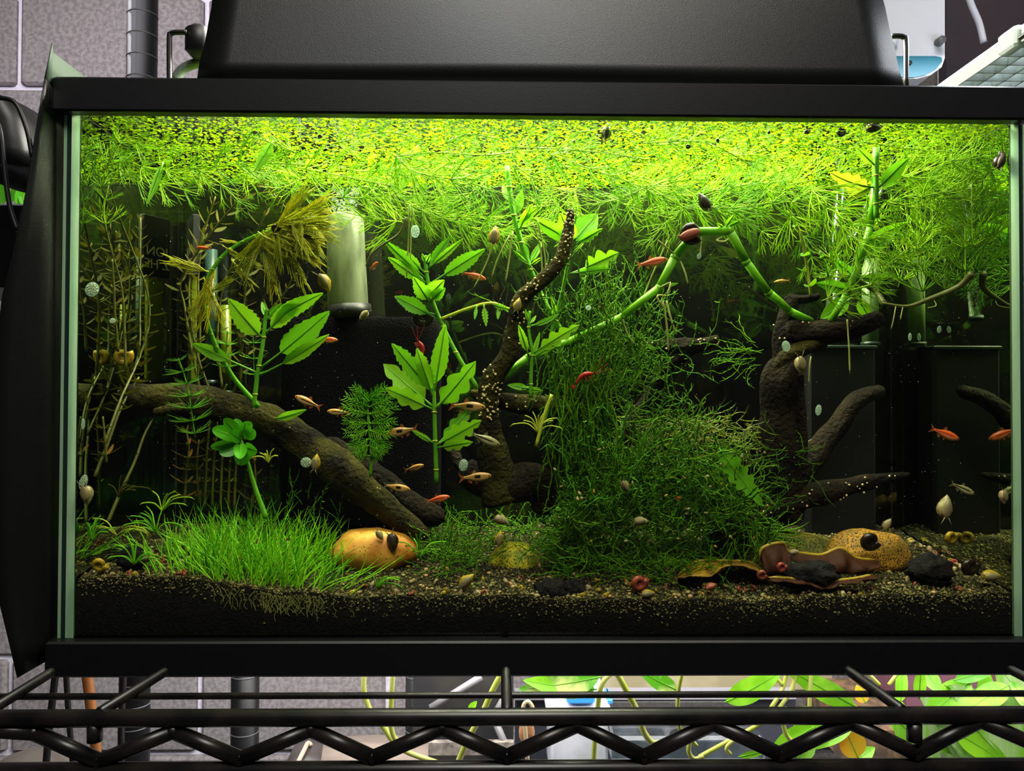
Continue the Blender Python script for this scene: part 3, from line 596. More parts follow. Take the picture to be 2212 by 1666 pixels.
ys = cr(W([(560, 880, .085), (500, 810, .075), (455, 720, .06), (440, 640, .05), (455, 590, .045), (490, 545, .045), (540, 515, .045), (600, 492, .04), (640, 470, .04)]), 8)
t = thing('feathery_plant', 'long curved green stem ending in a drooping yellow feathery tuft', 'aquatic plant', ys[0]); part(B().tube(ys, [lerp(.0022, .0014, k/(len(ys)-1)) for k in range(len(ys))], 8), 'stem', M('jointed_stem', c(96, 172, 24), .4, transl=.2), t)
for p, d in along(ys, .0115, .03): part(B().ball(p, .0023, .0023, .0012, 8, 5), 'node_ring', HORNST, t)
for i in range(70):
    k = R_.random()**.7; bp = P(lerp(545, 650, k)+U(-8, 8), lerp(512, 468, k)+U(-10, 10), .04+U(-.012, .02)); a = U(-1.2, 2.5) if i % 3 else U(.0, 1.5); L = U(60, 115)
    tp = bp+V((cos(a)*L, U(-40, 25), -sin(a)*L))*S(.04); tp.z = min(tp.z, .43); frond(t, bp, tp, R_.choice(FY), U(-.6, .6))
for a, b_ in (((460, 590), (345, 560)), ((495, 548), (560, 578)), ((452, 605), (412, 690)), ((445, 640), (500, 600)), ((470, 560), (420, 700)), ((440, 600), (470, 690)), ((500, 560), (540, 620)), ((600, 500), (650, 620)), ((480, 530), (520, 560)), ((575, 520), (585, 640)), ((610, 510), (690, 570)), ((520, 525), (480, 520))):
    frond(t, P(*a, .046), P(*b_, .035), R_.choice(FY), U(-.3, .3))

# broad serrated leaves
def leaf(par, bp, tp, wpx, Yb, Yt, mat=HYG, teeth=7, depth=.16, fold=.22, droop=.0, pet=.18, name='leaf', n=30, twist=.0, wave=.0, ymid=0, pr=.9, rnd=False):
    droop = droop or U(-.09, .09); twist = twist or U(-.25, .25)
    A, Z_ = P(bp[0], bp[1], Yb), P(tp[0], tp[1], Yt); ax = Z_-A; L = ax.length; z = ax.normalized(); hw = wpx*.9*S((Yb+Yt)/2)/2
    vdir = (A-CP).normalized(); sd = z.cross(vdir).normalized(); nrm = sd.cross(z).normalized()
    if nrm.dot(vdir) > 0: nrm = -nrm
    sd, nrm = sd*cos(twist)+nrm*sin(twist), nrm*cos(twist)-sd*sin(twist)
    def mid(t): return A+ax*t+V((0, ymid*sin(pi*t), -droop*L*(t*t)+droop*L*t))
    rows = []
    for i in range(n+1):
        t = i/n; p = mid(t)
        if t < pet: w_ = .0006
        else:
            q = (t-pet)/(1-pet); w_ = hw*(math.sqrt(max(0, 1-(2*q**.85-1)**2)) if rnd else (sin(pi*min(1, q**.8))**.75)*(1-.25*q))+.0002
            if depth and teeth: w_ *= 1-depth+depth*1.6*((1-(q*teeth*1.4) % 1) if depth < .3 else abs(sin(pi*q*teeth)))
        wv = wave*sin(t*17)*w_
        rows.append([p-sd*w_+nrm*(fold*w_+wv), p-sd*w_*.5+nrm*fold*.42*w_, p, p+sd*w_*.5+nrm*fold*.42*w_, p+sd*w_+nrm*(fold*w_-wv)])
    b = B().grid(rows); b.m = 1; b.tube([mid(t/10*.97)+nrm*-.0001 for t in range(11)], [lerp(.0011, .0003, t/10)*pr for t in range(11)], 5)
    o = part(b, name, [mat, HYGST], par); return o
def stem(par, path, Y=None, r=(4, 3), mat=HYGST, nodes=True, name='stem'):
    pts = cr(W(path, Y), 6); m = len(pts); s_ = S(pts[0].y); part(B().tube(pts, [lerp(r[0], r[1], i/(m-1))*s_ for i in range(m)], 8), name, mat, par)
    if nodes:
        for p, d in along(pts, 62*s_, 30*s_): part(B().ball(p, r[0]*1.3*s_, r[0]*1.3*s_, r[0]*.6*s_, 8, 5), 'node_ring', TIP, par)
    return pts
def hygro(label, st, Y, leaves, r=(5, 4), **kw):
    t = thing('hygrophila_plant', label, 'aquatic plant', inside(P(*st[0], Y))); stem(t, st, Y, r)
    for L in leaves:
        bp, tp, w_ = L[:3]; o = dict(kw); o.update(L[3] if len(L) > 3 else {}); leaf(t, bp, tp, w_, Y, Y+o.pop('dy', U(-.018, .012)), **o)
    return t
hygro('broad leaved bright green plant at the left above the log', [(548, 882), (556, 810), (568, 740), (573, 690), (577, 668)], .06,
      [((572, 735), (493, 645), 62, dict(dy=-.02)), ((572, 722), (655, 640), 44, dict(fold=.4)), ((590, 690), (698, 633), 44, dict(dy=-.02, pet=.05)), ((562, 795), (712, 672), 66, dict(pet=.3, twist=.2, droop=-.08)), ((562, 810), (712, 722), 34, dict(pet=.35, fold=.5, droop=-.1)), ((556, 806), (415, 742), 36, dict(pet=.45, depth=.1)), ((577, 690), (566, 652), 16, {}), ((578, 690), (608, 655), 20, {})], depth=.14, teeth=6)
hygro('tall serrated plant leaning behind the centre with leaf rosette on top', [(1032, 840), (985, 762), (950, 690), (930, 635), (920, 580), (920, 552)], .065,
      [((918, 600), (824, 513), 24, dict(droop=-.05)), ((918, 590), (862, 538), 24, {}), ((922, 585), (972, 512), 26, dict(fold=.4)), ((924, 580), (1000, 516), 18, {}), ((922, 618), (1048, 538), 42, dict(pet=.3)), ((920, 612), (838, 556), 34, {}), ((918, 610), (855, 530), 22, {}), ((930, 655), (893, 598), 40, dict(dy=-.03)), ((925, 640), (960, 605), 44, dict(dy=-.03, pet=.02)), ((930, 650), (962, 622), 30, dict(dy=-.035)), ((945, 690), (852, 640), 40, dict(pet=.25)), ((940, 680), (868, 660), 22, {}), ((920, 570), (912, 548), 10, {}), ((920, 570), (930, 548), 10, {})], depth=.2, teeth=7)
hygro('lobed leaf plant standing on the soil in front of the tall serrated plant', [(943, 1045), (940, 950), (938, 880), (937, 820)], .04,
      [((937, 880), (828, 786), 62, dict(depth=.34, teeth=3)), ((936, 885), (832, 838), 44, dict(depth=.34, teeth=3)), ((936, 850), (846, 742), 52, dict(dy=-.03)), ((938, 850), (962, 700), 46, dict(depth=.12)), ((936, 860), (900, 752), 44, dict(dy=-.02)), ((940, 885), (1028, 780), 58, dict(depth=.36, teeth=3)), ((940, 880), (1000, 830), 30, dict(depth=.3, teeth=3)), ((942, 962), (1040, 908), 44, dict(depth=.42, teeth=4)), ((942, 965), (1030, 870), 30, dict(depth=.4, teeth=4)), ((942, 968), (1022, 955), 26, dict(depth=.4, teeth=3)), ((940, 960), (890, 930), 14, {})], depth=.25, teeth=6, fold=.15)
hygro('thin stemmed plant with lobed leaf behind the twisted branch', [(1190, 720), (1212, 640), (1228, 560), (1238, 500), (1245, 462)], .075,
      [((1238, 520), (1148, 470), 40, dict(pet=.05, depth=.05)), ((1240, 520), (1290, 462), 66, dict(pet=.02, depth=.06)), ((1236, 520), (1210, 460), 50, dict(pet=.02, depth=.06)), ((1240, 530), (1302, 494), 20, dict(depth=.4, teeth=5)), ((1232, 592), (1336, 545), 46, dict(depth=.5, teeth=3, pet=.3)), ((1232, 592), (1318, 580), 20, dict(depth=.3, teeth=3)), ((1205, 690), (1190, 640), 12, {})], r=(4, 3), depth=.1, teeth=5)
hygro('small pale branching plant crossing the thick stem near the branch', [(1146, 860), (1148, 790), (1150, 760), (1142, 712), (1145, 672)], .045,
      [((1142, 770), (1120, 702), 20, {}), ((1145, 705), (1208, 678), 14, dict(droop=-.15)), ((1150, 765), (1252, 702), 34, dict(depth=.5, teeth=4)), ((1152, 772), (1212, 735), 16, {}), ((1143, 700), (1135, 668), 8, {}), ((1144, 700), (1158, 682), 8, {}), ((1150, 772), (1166, 718), 12, {}), ((1148, 840), (1096, 832), 18, dict(depth=.02)), ((1128, 838), (1172, 845), 15, dict(depth=.02, pet=.02))], r=(4, 3), depth=.15, teeth=5)
hygro('dark stemmed plant rising into the tangle left of the twisted branch', [(1215, 720), (1175, 650), (1145, 580), (1122, 510), (1105, 440), (1095, 360)], .10,
      [((1142, 570), (1108, 540), 9, {}), ((1142, 572), (1172, 520), 18, {}), ((1142, 572), (1128, 520), 18, {}), ((1144, 575), (1172, 556), 9, {}), ((1120, 500), (1150, 440), 24, {}), ((1115, 480), (1165, 446), 12, dict(droop=-.2)), ((1112, 470), (1128, 410), 26, {}), ((1105, 440), (1085, 400), 20, {})], r=(6, 6), depth=.08, teeth=5)
YLW = M('lacy_yellow', c(170, 186, 36), .5, c(140, 130, 30), 60, .5, .7, transl=.4)
hygro('yellowing broad leaved shoot in the right end under the surface', [(1893, 470), (1892, 400), (1892, 330)], .05,
      [((1890, 405), (1792, 372), 44, dict(mat=YLW, droop=-.25, depth=.3, teeth=4)), ((1893, 410), (1962, 342), 40, dict(depth=.1)), ((1892, 360), (1850, 318), 24, {}), ((1892, 400), (1830, 430), 26, dict(mat=YLW))], r=(6, 6), depth=.12, teeth=5)
hygro('pale green leaves clustered behind the leaning right stem', [(1842, 640), (1848, 580), (1860, 520)], .09,
      [((1845, 640), (1772, 688), 46, {}), ((1845, 630), (1762, 612), 34, {}), ((1848, 600), (1800, 560), 26, {}), ((1850, 640), (1880, 690), 30, {}), ((1850, 600), (1920, 600), 24, {}), ((1852, 560), (1935, 500), 34, {}), ((1855, 530), (1960, 480), 34, {})], r=(4, 3), depth=.06, teeth=5)
for lab, bp, tp, w_, Y, mt in (('yellow wilted lobed leaf leaning on the right side of the moss mound', (1548, 962), (1648, 1092), 52, .05, HYG), ('narrow drooping leaf hanging under the fronds at the upper left', (352, 350), (318, 440), 18, .05, HYG), ('olive drooping leaf hanging over the left strand', (590, 305), (548, 372), 30, .045, HYG), ('arched pale leaf reaching right from the left log', (595, 905), (662, 885), 22, .085, HYG)):
    t = thing('loose_leaf', lab, 'leaf', P(*bp, Y)); leaf(t, bp, tp, w_, Y, Y-.01, mt, 6 if w_ > 40 else 4, .34 if w_ > 40 else .06, droop=-.08, pet=.08, name='blade')

# thick runner stem, bent at its nodes
RP = [(1060, 832, .085), (1140, 772, .08), (1240, 733, .072), (1345, 684, .062), (1424, 622, .055), (1457, 556, .052), (1505, 500, .05), (1576, 499, .05), (1612, 566, .055), (1660, 632, .065), (1705, 672, .075), (1752, 694, .085)]
rp = W(RP); t = thing('runner_plant', 'thick bright green stem arching over the moss like a bent pipe', 'aquatic plant', rp[0])
rad = [7.5, 8, 8, 8.5, 9.3, 9.6, 9.6, 9.8, 9.4, 9, 8.5, 8]
for i in range(len(rp)-1): part(B().tube([rp[i], lerp(rp[i], rp[i+1], .5)+V((0, 0, .0006*(i % 2))), rp[i+1]], [rad[i]*S(rp[i].y)*.97, rad[i]*S(rp[i].y)*.93, rad[i+1]*S(rp[i].y)*.97], 14), 'internode', RUN, t)
for i in range(1, len(rp)-1): part(B().ball(rp[i], rad[i]*S(.06)*1.06, n=14, m=8), 'node_ring', RUN, t)
for pth in ([(1440, 640, .05), (1420, 640, .045), (1432, 665, .045), (1425, 650, .042)], [(1440, 650, .05), (1450, 690, .045), (1462, 725, .045)], [(1432, 650, .05), (1440, 700, .05), (1444, 760, .05)], [(1470, 565, .05), (1480, 590, .045), (1486, 615, .045)], [(1455, 548, .05), (1440, 535, .048), (1420, 518, .048)], [(1515, 510, .05), (1513, 540, .045), (1512, 555, .045)], [(1560, 512, .048), (1548, 520, .045), (1565, 522, .042), (1574, 516, .04)], [(1425, 622, .05), (1448, 612, .045), (1440, 640, .042)], [(1345, 690, .06), (1355, 720, .06), (1372, 745, .06)]):
    part(B().tube(cr(W(pth), 5), [.0009]*(5*(len(pth)-1))+[.0003], 5), 'aerial_root', ROOT, t)
for bp, tp, w_ in (((1566, 492), (1588, 462), 14), ((1564, 492), (1548, 482), 8), ((1570, 492), (1600, 476), 10), ((1505, 495), (1488, 470), 8), ((1430, 620), (1465, 612), 9)): leaf(t, bp, tp, w_, .05, .045, HYG, 0, 0)
rp = W([(1795, 694, .075), (1828, 636, .07), (1856, 572, .066), (1880, 488, .06), (1890, 400, .055), (1893, 318, .05)])
t = thing('runner_plant', 'second thick green stem leaning upright behind the right driftwood limb', 'aquatic plant', rp[0])
for i in range(5): part(B().tube([rp[i], rp[i+1]], [7.6*S(.06), 7.2*S(.06)], 14), 'internode', RUN, t)
for i in range(1, 5): part(B().ball(rp[i], 8.2*S(.06), n=14, m=8), 'node_ring', RUN, t)
rp = cr(W([(1905, 655, .08), (1960, 662, .075), (2010, 645, .07), (2070, 620, .06), (2125, 590, .05)]), 6)
t = thing('runner_plant', 'thin olive stem curving up to the right glass from the limb tip', 'aquatic plant', rp[0]); part(B().tube(rp, [lerp(.0012, .003, k/(len(rp)-1)) for k in range(len(rp))], 8), 'stem', ROTS, t)
for pth in ([(1935, 662, .075), (1930, 690, .07), (1925, 712, .07)], [(2015, 645, .07), (2022, 660, .065), (2005, 665, .06)], [(1950, 664, .075), (1945, 690, .07)]): part(B().tube(cr(W(pth), 4), .0005, 4), 'aerial_root', ROOT, t)
rp = cr(W([(1770, 545, .1), (1830, 590, .1), (1890, 630, .1), (1910, 655, .085)]), 6)
t = thing('runner_plant', 'olive stem slanting down to the tip of the right driftwood limb', 'aquatic plant', rp[0]); part(B().tube(rp, .0022, 8), 'stem', ROTS, t)
rp = cr(W([(950, 690, .065), (1010, 667, .06), (1060, 655, .055), (1100, 668, .055)]), 6)
t = thing('side_shoot', 'thin pale side shoot with nibbled leaf shreds reaching the twisted branch', 'aquatic plant', rp[0]); part(B().tube(rp, .0013, 6), 'stem', TIP, t)
for a, b_, w_ in (((1045, 658), (1050, 705), 14), ((1078, 660), (1075, 690), 10), ((1060, 656), (1100, 668), 14), ((1030, 660), (1025, 690), 8)): leaf(t, a, b_, w_, .055, .05, HYG, 6, .4)
rp = cr(W([(878, 470, .05), (862, 505, .05), (825, 530, .05), (800, 552, .05), (790, 575, .05)]), 6)
t = thing('runner_plant', 'bare curved green runner hanging right of the frosted lift tube', 'aquatic plant', rp[0]); part(B().tube(rp, [lerp(.0013, .0006, k/(len(rp)-1)) for k in range(len(rp))], 6), 'stem', ROTS, t)
LBH = 'thin pale hanging root trailing below the tangle'
for pth in ([(885, 440), (882, 520), (878, 600)], [(892, 450), (888, 500), (886, 565)], [(1075, 500), (1050, 570), (1022, 625)], [(1100, 510), (1075, 560), (1062, 600)], [(1108, 500), (1100, 560), (1092, 610)], [(1150, 480), (1168, 540), (1172, 620)], [(1160, 470), (1178, 560), (1176, 640)], [(1830, 690), (1834, 750), (1836, 808)], [(1752, 770), (1748, 800), (1747, 828)], [(1442, 520), (1415, 580), (1390, 640)]):
    single(B().tube(cr(W(pth, .06), 5), [.0007]*10+[.0003], 5), 'hanging_root', ROOT, LBH, 'root', 'thin roots hanging in open water')

# olive stem plants with many small leaves
def small_leaf(name, mat, wid, seed):
    b = B(); rows = []
    for i in range(6):
        t = i/5; w_ = wid*sin(pi*(t*.92+.04))**.8; z = t; y = -.18*t*t; rows.append([(-w_, y+.05*w_, z), (0, y, z), (w_, y+.05*w_, z)])
    return b.grid(rows).mesh(name, mat)
SL = [small_leaf('leaf', ROTL, .09, 0), small_leaf('leaf', ROTL, .13, 1)]; SLR = [small_leaf('leaf', RED, .11, 0)]; SLY = [small_leaf('leaf', HYG, .22, 0)]
def leafy(path, Y, label, group=None, Lp=36, step=22, meshes=SL, r=3, smat=ROTS, ang=1.42, start=.1, name='stem_plant', per=2):
    pts = cr(W(path, Y), 7); s_ = S(pts[0].y); t = thing(name, label, 'aquatic plant', pts[0], group); m = len(pts)
    part(B().tube(pts, [lerp(r, r*.6, i/(m-1))*s_ for i in range(m)], 7), 'stem', smat, t); wl = along(pts, step*s_, step*s_*.6); n = len(wl)
    for i, (p, d) in enumerate(wl):
        if i/n < start: continue
        ph = (i % 2)*pi/2+U(-.4, .4)
        for k in range(per):
            q = frame(d, roll=ph+k*2*pi/per) @ Matrix.Rotation(-ang*(1-.45*(i/n)**4)+U(-.2, .2), 4, 'X') @ Matrix.Scale(Lp*s_*U(.75, 1.15)*(1 if i < n-2 else .6), 4)
            link('leaf', R_.choice(meshes), t, Matrix.Translation(p-pts[0]) @ q)
    return t
G1 = 'olive stem plants in the left rear of the tank'; LO = 'slender olive stem with small paired leaves in the dim left rear'
for pth in ([(225, 960, .03), (262, 860, .05), (300, 775, .08), (322, 700, .09), (318, 630, .09), (290, 550, .08), (258, 470, .06), (238, 410, .045)], [(235, 940, .04), (272, 840, .07), (300, 760, .09), (302, 660, .1), (290, 560, .1), (280, 470, .1)], [(272, 800, .06), (268, 700, .06), (262, 620, .055), (240, 540, .04), (225, 480, .03)],
            [(440, 880, .14), (415, 760, .14), (398, 660, .14), (390, 610, .13), (430, 540, .12), (500, 450, .11), (555, 400, .1)], [(460, 860, .15), (430, 780, .15), (412, 690, .15), (410, 600, .15), (440, 500, .14), (465, 425, .13)], [(520, 830, .13), (525, 720, .13), (530, 620, .12), (550, 520, .11), (590, 420, .1)], [(500, 860, .14), (535, 760, .13), (570, 690, .12), (610, 640, .11), (640, 590, .1)], [(480, 840, .15), (470, 740, .15), (478, 640, .15), (505, 560, .14)], [(425, 840, .16), (432, 720, .16), (428, 600, .16), (440, 500, .15)], [(255, 760, .045), (248, 680, .04), (246, 620, .035), (242, 560, .03)]):
    leafy(pth, None, LO, G1)
G2 = 'bare olive stems behind the left log'; 
for pth in ([(232, 1130, .04), (262, 1060, .05), (290, 1000, .06), (312, 940, .07), (336, 895, .08)], [(205, 1030, .025), (232, 960, .035), (262, 880, .05), (300, 815, .07)]):
    leafy(pth, None, 'bare olive stem running diagonally below the left log', G2, 18, 60, SL, 4, start=.4)
G3 = 'upright green stems under the left log'
for px in (446, 462, 480, 497, 510): leafy([(px-4, 1100), (px, 1000), (px+8, 900)], .13+U(-.02, .03), 'straight green stem rising behind the round leaf cluster', G3, 20, 22, SL, 3)
G4 = 'reddish leafy shoots behind the hairgrass'
for pth, Y in (([(398, 1090), (402, 1030), (408, 970), (402, 930)], .07), ([(430, 1090), (425, 1010), (430, 950)], .09), ([(545, 1100), (552, 1030), (548, 990)], .1), ([(230, 1000), (226, 940), (222, 900)], .03), ([(470, 900), (478, 860), (490, 830)], .14)):
    leafy(pth, Y, 'short reddish olive shoot with whorled narrow leaves', G4, 40, 28, SLR+SL, 3, start=0, per=4)
leafy([(700, 560), (640, 480), (600, 430), (570, 400)], .09, 'reddish tipped stem beside the yellow feathery tuft', None, 34, 14, SLR+SL, 3, start=.1)
leafy([(1752, 640), (1742, 570), (1730, 510), (1718, 485)], .06, 'yellowed thin stem with tiny leaves at the right under the tangle', None, 30, 34, SLY, 3.5, M('yellow_stem', c(150, 150, 40), .5), start=0)
leafy([(1790, 600), (1782, 570), (1772, 545)], .055, 'tiny round leaved sprig beside the yellowed thin stem', None, 26, 18, SLY, 2.5, HYGST, start=0)
# round leaf cluster
t = thing('round_leaf_plant', 'cluster of glossy round green leaves in front of the left log', 'aquatic plant', P(548, 1090, .05))
stem(t, [(575, 1120), (553, 1060), (535, 1000), (520, 950)], .05, (6, 4), nodes=False)
for a, b_, w_ in (((520, 945), (483, 905), 30), ((522, 940), (508, 905), 24), ((520, 940), (543, 912), 28), ((518, 948), (458, 928), 34), ((520, 955), (455, 966), 24), ((522, 962), (474, 980), 34), ((520, 958), (518, 992), 30), ((528, 950), (546, 925), 34), ((528, 960), (520, 1006), 38), ((530, 965), (556, 975), 30), ((522, 950), (495, 935), 30), ((525, 945), (530, 915), 22)):
    leaf(t, a, b_, w_, .05, .045+U(-.02, .01), BACO, 0, 0, fold=.25, pet=.1, rnd=True, twist=U(-.6, .6))
def tuft(name, label, pos, n, Lp, Y, mat, group=None, spread=1.3, curl=.6, r=1.4):
    p = inside(P(*pos, Y)); s_ = S(Y); t = thing(name, label, 'aquatic plant', p, group)
    for i in range(n):
        a = U(-spread, spread); L = Lp*U(.6, 1.1)*s_; yb = U(-.5, .5)*L; d = V((sin(a), 0, cos(a)))
        q = [p, p+d*L*.5+V((0, yb*.4, L*.12)), p+d*L*.9+V((sin(a)*L*.25, yb*.8, -curl*L*.15*abs(a))), p+d*L*1.02+V((sin(a)*L*.35, yb, -curl*L*.45*abs(a)))]
        part(B().tube(cr([inside(x) for x in q], 4), [r*s_]*10+[r*s_*.6, r*s_*.5, r*s_*.2], 5), 'blade', mat, t)
for lab, pos, n, L, Y, mt in (('yellow green curly rosette on a thin stalk near the left glass', (256, 1075), 8, 52, .03, ROTL), ('lower shoot of the curly yellow rosette near the left glass', (253, 1158), 6, 62, .03, TIP), ('thin pale rosette right of the curly yellow rosettes', (350, 1105), 8, 56, .04, HORNST), ('green rosette beside the left edge of the hairgrass tuft', (336, 1150), 9, 66, .03, GRASS), ('yellow green starry rosette under the twisted branch', (1162, 935), 9, 50, .03, TIP), ('pale starry shoot tip in front of the left log', (580, 1000), 9, 34, .045, TIP), ('grassy sprig against the left glass bottom', (200, 1170), 12, 62, .02, GRASS), ('grassy sprig in front of the small black porous stone', (290, 1220), 10, 60, .014, GRASS), ('thin grassy sprig right of the orange pebble', (905, 1205), 7, 60, .05, GRASS), ('tiny green sprig at the front below the orange pebble', (815, 1270), 8, 46, .02, GRASS)):
    tuft('rosette_plant', lab, pos, n, L, Y, mt)
rp = W([(1158, 965, .03), (1175, 900, .03), (1192, 852, .03)]); single(B().tube(cr(rp, 5), .0016, 6), 'cut_stem', TIP, 'short yellow green cut stem standing above the starry rosette', 'stem')

# hairgrass
t = thing('hairgrass_tuft', 'dense bright tuft of hairgrass left of the orange pebble', 'grass', P(540, 1250, .05))
def blade_mesh(k):
    r = random.Random(k); b = B(); bend = r.uniform(.1, .6); return b.tube([V((0, -bend*(i/6)**2.2, i/6*(1-.15*bend))) for i in range(7)], [.011, .011, .0105, .0095, .008, .006, .002], 4, False).mesh('blade', GRASS)
BM = [blade_mesh(k) for k in range(7)]; b = B(); gz = V(t.location)
def gpos():
    px = R_.choice((R_.gauss(520, 105), R_.gauss(580, 90))); px = min(max(px, 320), 775); Y = .012+.085*R_.random(); x = P(px, 1200, Y).x; return V((x, Y, H(x, Y)-.001)), px
for i in range(290):
    p, px = gpos(); h = U(.022, .062)*(1-.35*abs(px-540)/240); tl = (px-540)/330+U(-.45, .45)
    link('blade', R_.choice(BM), t, Matrix.Translation(p-gz) @ Matrix.Rotation(U(-.35, .25), 4, 'X') @ Matrix.Rotation(tl, 4, 'Y') @ Matrix.Rotation(U(0, 6.3), 4, 'Z') @ Matrix.Diagonal((.055, h, h, 1)))
for i in range(620):
    p, px = gpos(); h = U(.012, .046); tl = (px-540)/330+U(-.6, .6); be = U(.1, .5); Q = Matrix.Rotation(U(-.4, .3), 3, 'X') @ Matrix.Rotation(tl, 3, 'Y') @ Matrix.Rotation(U(0, 6.3), 3, 'Z')
    b.tube([p+Q @ V((0, -be*h*(k/4)**2, h*k/4)) for k in range(5)], [.00055, .00055, .0005, .0004, .0001], 3, False)
part(b, 'short_blades', GRASS, t, kind='stuff')
b = B()
for i in range(70):      # pale roots showing against the front glass
    x = P(R_.gauss(600, 60), 1260, .008).x; z = H(x, .008)-.002; q = [V((x, .0072, z))]
    for k in range(5): q.append(q[-1]+V((U(-.003, .003), 0, -U(.001, .0045))))
    b.tube(q, .00022, 3, False)
part(b, 'roots', ROOT, t, kind='stuff')

# moss
def strand(b, p, d, L, r, n=14, wig=.5, fall=0., up=0.):
    q = [V(p)]; d = V(d).normalized(); rr = []
    for i in range(n):
        d = (d+V((U(-1, 1), U(-1, 1)*.6, U(-1, 1)))*wig*.45+V((0, 0, up-fall))).normalized(); q.append(inside(q[-1]+d*L/n))
    b.tube(q, [r*(1.25 if i % 2 else .7)*(1 if i < n-1 else .3) for i in range(n+1)], 3, False)
    for i in range(2, n, 2):
        if R_.random() < .7:
            e = (d+V((U(-1, 1), U(-1, 1), U(-1, 1)))*1.3).normalized(); b.tube([q[i], q[i]+e*L*.06, q[i]+e*L*.10+V((0, 0, .001))], [r*.8, r*.8, r*.2], 3, False)
def moss(label, fn, n, mat=MOSS, group=None):
    b = B()
    for i in range(n): fn(b)
    single(b, 'java_moss', mat, label, 'moss', group, kind='stuff')
def f1(b):      # tall ragged column
    px = R_.gauss(1320, 75); p = inside(P(px, U(640, 860)+max(0, px-1380)*.6, U(.05, .11))); strand(b, p, (U(-.5, .6), U(-.2, .2), U(.2, 1)), U(.02, .06), .0006, 18, .85, up=.1)
moss('ragged dark green moss column rising in the middle right of the tank', f1, 230)
def f1b(b):
    p = inside(P(R_.gauss(1255, 36), U(740, 960), U(.05, .09))); strand(b, p, (U(-.4, .4), U(-.2, .2), -1), U(.03, .07), .0007, 16, .6, fall=.1)
moss('curtain of moss strands hanging below the thick stem', f1b, 260)
def f1c(b):
    p = inside(P(U(1320, 1470), U(700, 900), U(.06, .11))); strand(b, p, (U(-1, .6), U(-.3, .3), U(-1, .4)), U(.03, .06), .0005, 18, .9)
moss('loose tangled moss threads right of the hanging curtain', f1c, 90)
def f2(b):      # mound
    a = U(-1, 1); px = 1430+a*230; h = 270*(1-abs(a)**2.2)*R_.random()**.6; py = 1180-h*(.92 if px < 1430 else 1.05)*U(.85, 1.03); Y = U(.045, .14); strand(b, inside(P(px, py, Y)), (U(-1, 1), U(-.6, .2), U(-.7, .6)), U(.018, .05), U(.0005, .00075), 12, .9)
moss('large rounded mound of dark green moss right of the centre', f2, 1350)
def f3(b):
    px = U(930, 1260); Y = U(.03, .16)
    if 1030 < px < 1190 and Y < .115: return
    x = P(px, 1150, Y).x; strand(b, (x, Y, H(x, Y)+U(0, .02)), (U(-1, 1), U(-.5, .5), U(-.1, .5)), U(.015, .045), .0005, 11, .9)
moss('low carpet of moss spreading on the soil around the lime stone', f3, 560)
def f4(b):
    px = U(1230, 1570); Y = U(.025, .15); x = P(px, 1180, Y).x; strand(b, (x, Y, H(x, Y)+U(.002, .018)), (U(-1, 1), U(-.5, .5), U(-.2, .5)), U(.015, .04), .0005, 11, .9)
moss('moss fringe at the foot of the mound in front of the olive stone', f4, 620)
def f5(b):
    p = inside(P(R_.gauss(1500, 70), U(895, 960), U(.08, .13))); strand(b, p, (U(-1, 1), 0, U(-.6, .1)), U(.03, .06), .0005, 14, .8)
moss('brownish wiry moss draped over the top of the mound', f5, 170, MOSSD)
def f6(b):
    p = inside(P(U(1590, 1660), U(740, 800), .085)); strand(b, p, (-1, U(-.3, .3), U(-.5, .4)), U(.02, .05), .0004, 14, .9)
moss('few loose moss threads trailing left from the right trunk', f6, 26)
def f7(b):
    p = inside(P(U(1610, 1760), U(960, 1090), .08)); strand(b, p, (U(-1, 1), 0, U(-.3, .3)), U(.015, .04), .0004, 12, .8)
moss('sparse moss threads around the foot of the right trunk', f7, 50)
def f8(b):
    p = P(U(590, 740), U(1060, 1180), U(.04, .1)); strand(b, inside(p), (U(-.5, .5), 0, 1), U(.02, .045), .0005, 12, .7)
moss('stray moss strands standing behind the hairgrass', f8, 14)
def f9(b):
    p = P(U(1200, 1470), U(960, 1150), U(.04, .06)); strand(b, inside(p), (U(-.3, .5), -.2, U(.2, 1)), U(.03, .055), .0007, 14, .6)
moss('brighter moss tips on the front of the mound', f9, 60, M('bright_moss', c(96, 166, 18), .6, transl=.35, var=.3, island=True))
# fine floating mat: thousands of fronds too small to tell apart, with larger floating leaves
b = B()
for i in range(16500):
    x, y = U(XL+.002, XR-.002), U(.008, YB-.003); r = U(.0008, .0019); z = ZW+U(-.0025, .0005); a0 = U(0, 6); tx_, ty_ = U(-.35, .35), U(-.35, .35)
    b.add([V((x, y, z-r*.15))]+[V((x+r*cos(a0+k*pi/3), y+r*.85*sin(a0+k*pi/3), z+r*(tx_*cos(a0+k*pi/3)+ty_*sin(a0+k*pi/3)))) for k in range(6)], [(0, k+1, (k+1) % 6+1) for k in range(6)])
for i in range(900):     # short rootlets
    x, y = U(XL+.004, XR-.004), U(.01, YB-.006); b.tube([V((x, y, ZW)), V((x+U(-.002, .002), y, ZW-U(.003, .007)))], .00018, 3, False)
single(b, 'floating_fronds', DUCK, 'bright yellow green mat of tiny floating fronds covering the water surface', 'floating plants', kind='stuff')
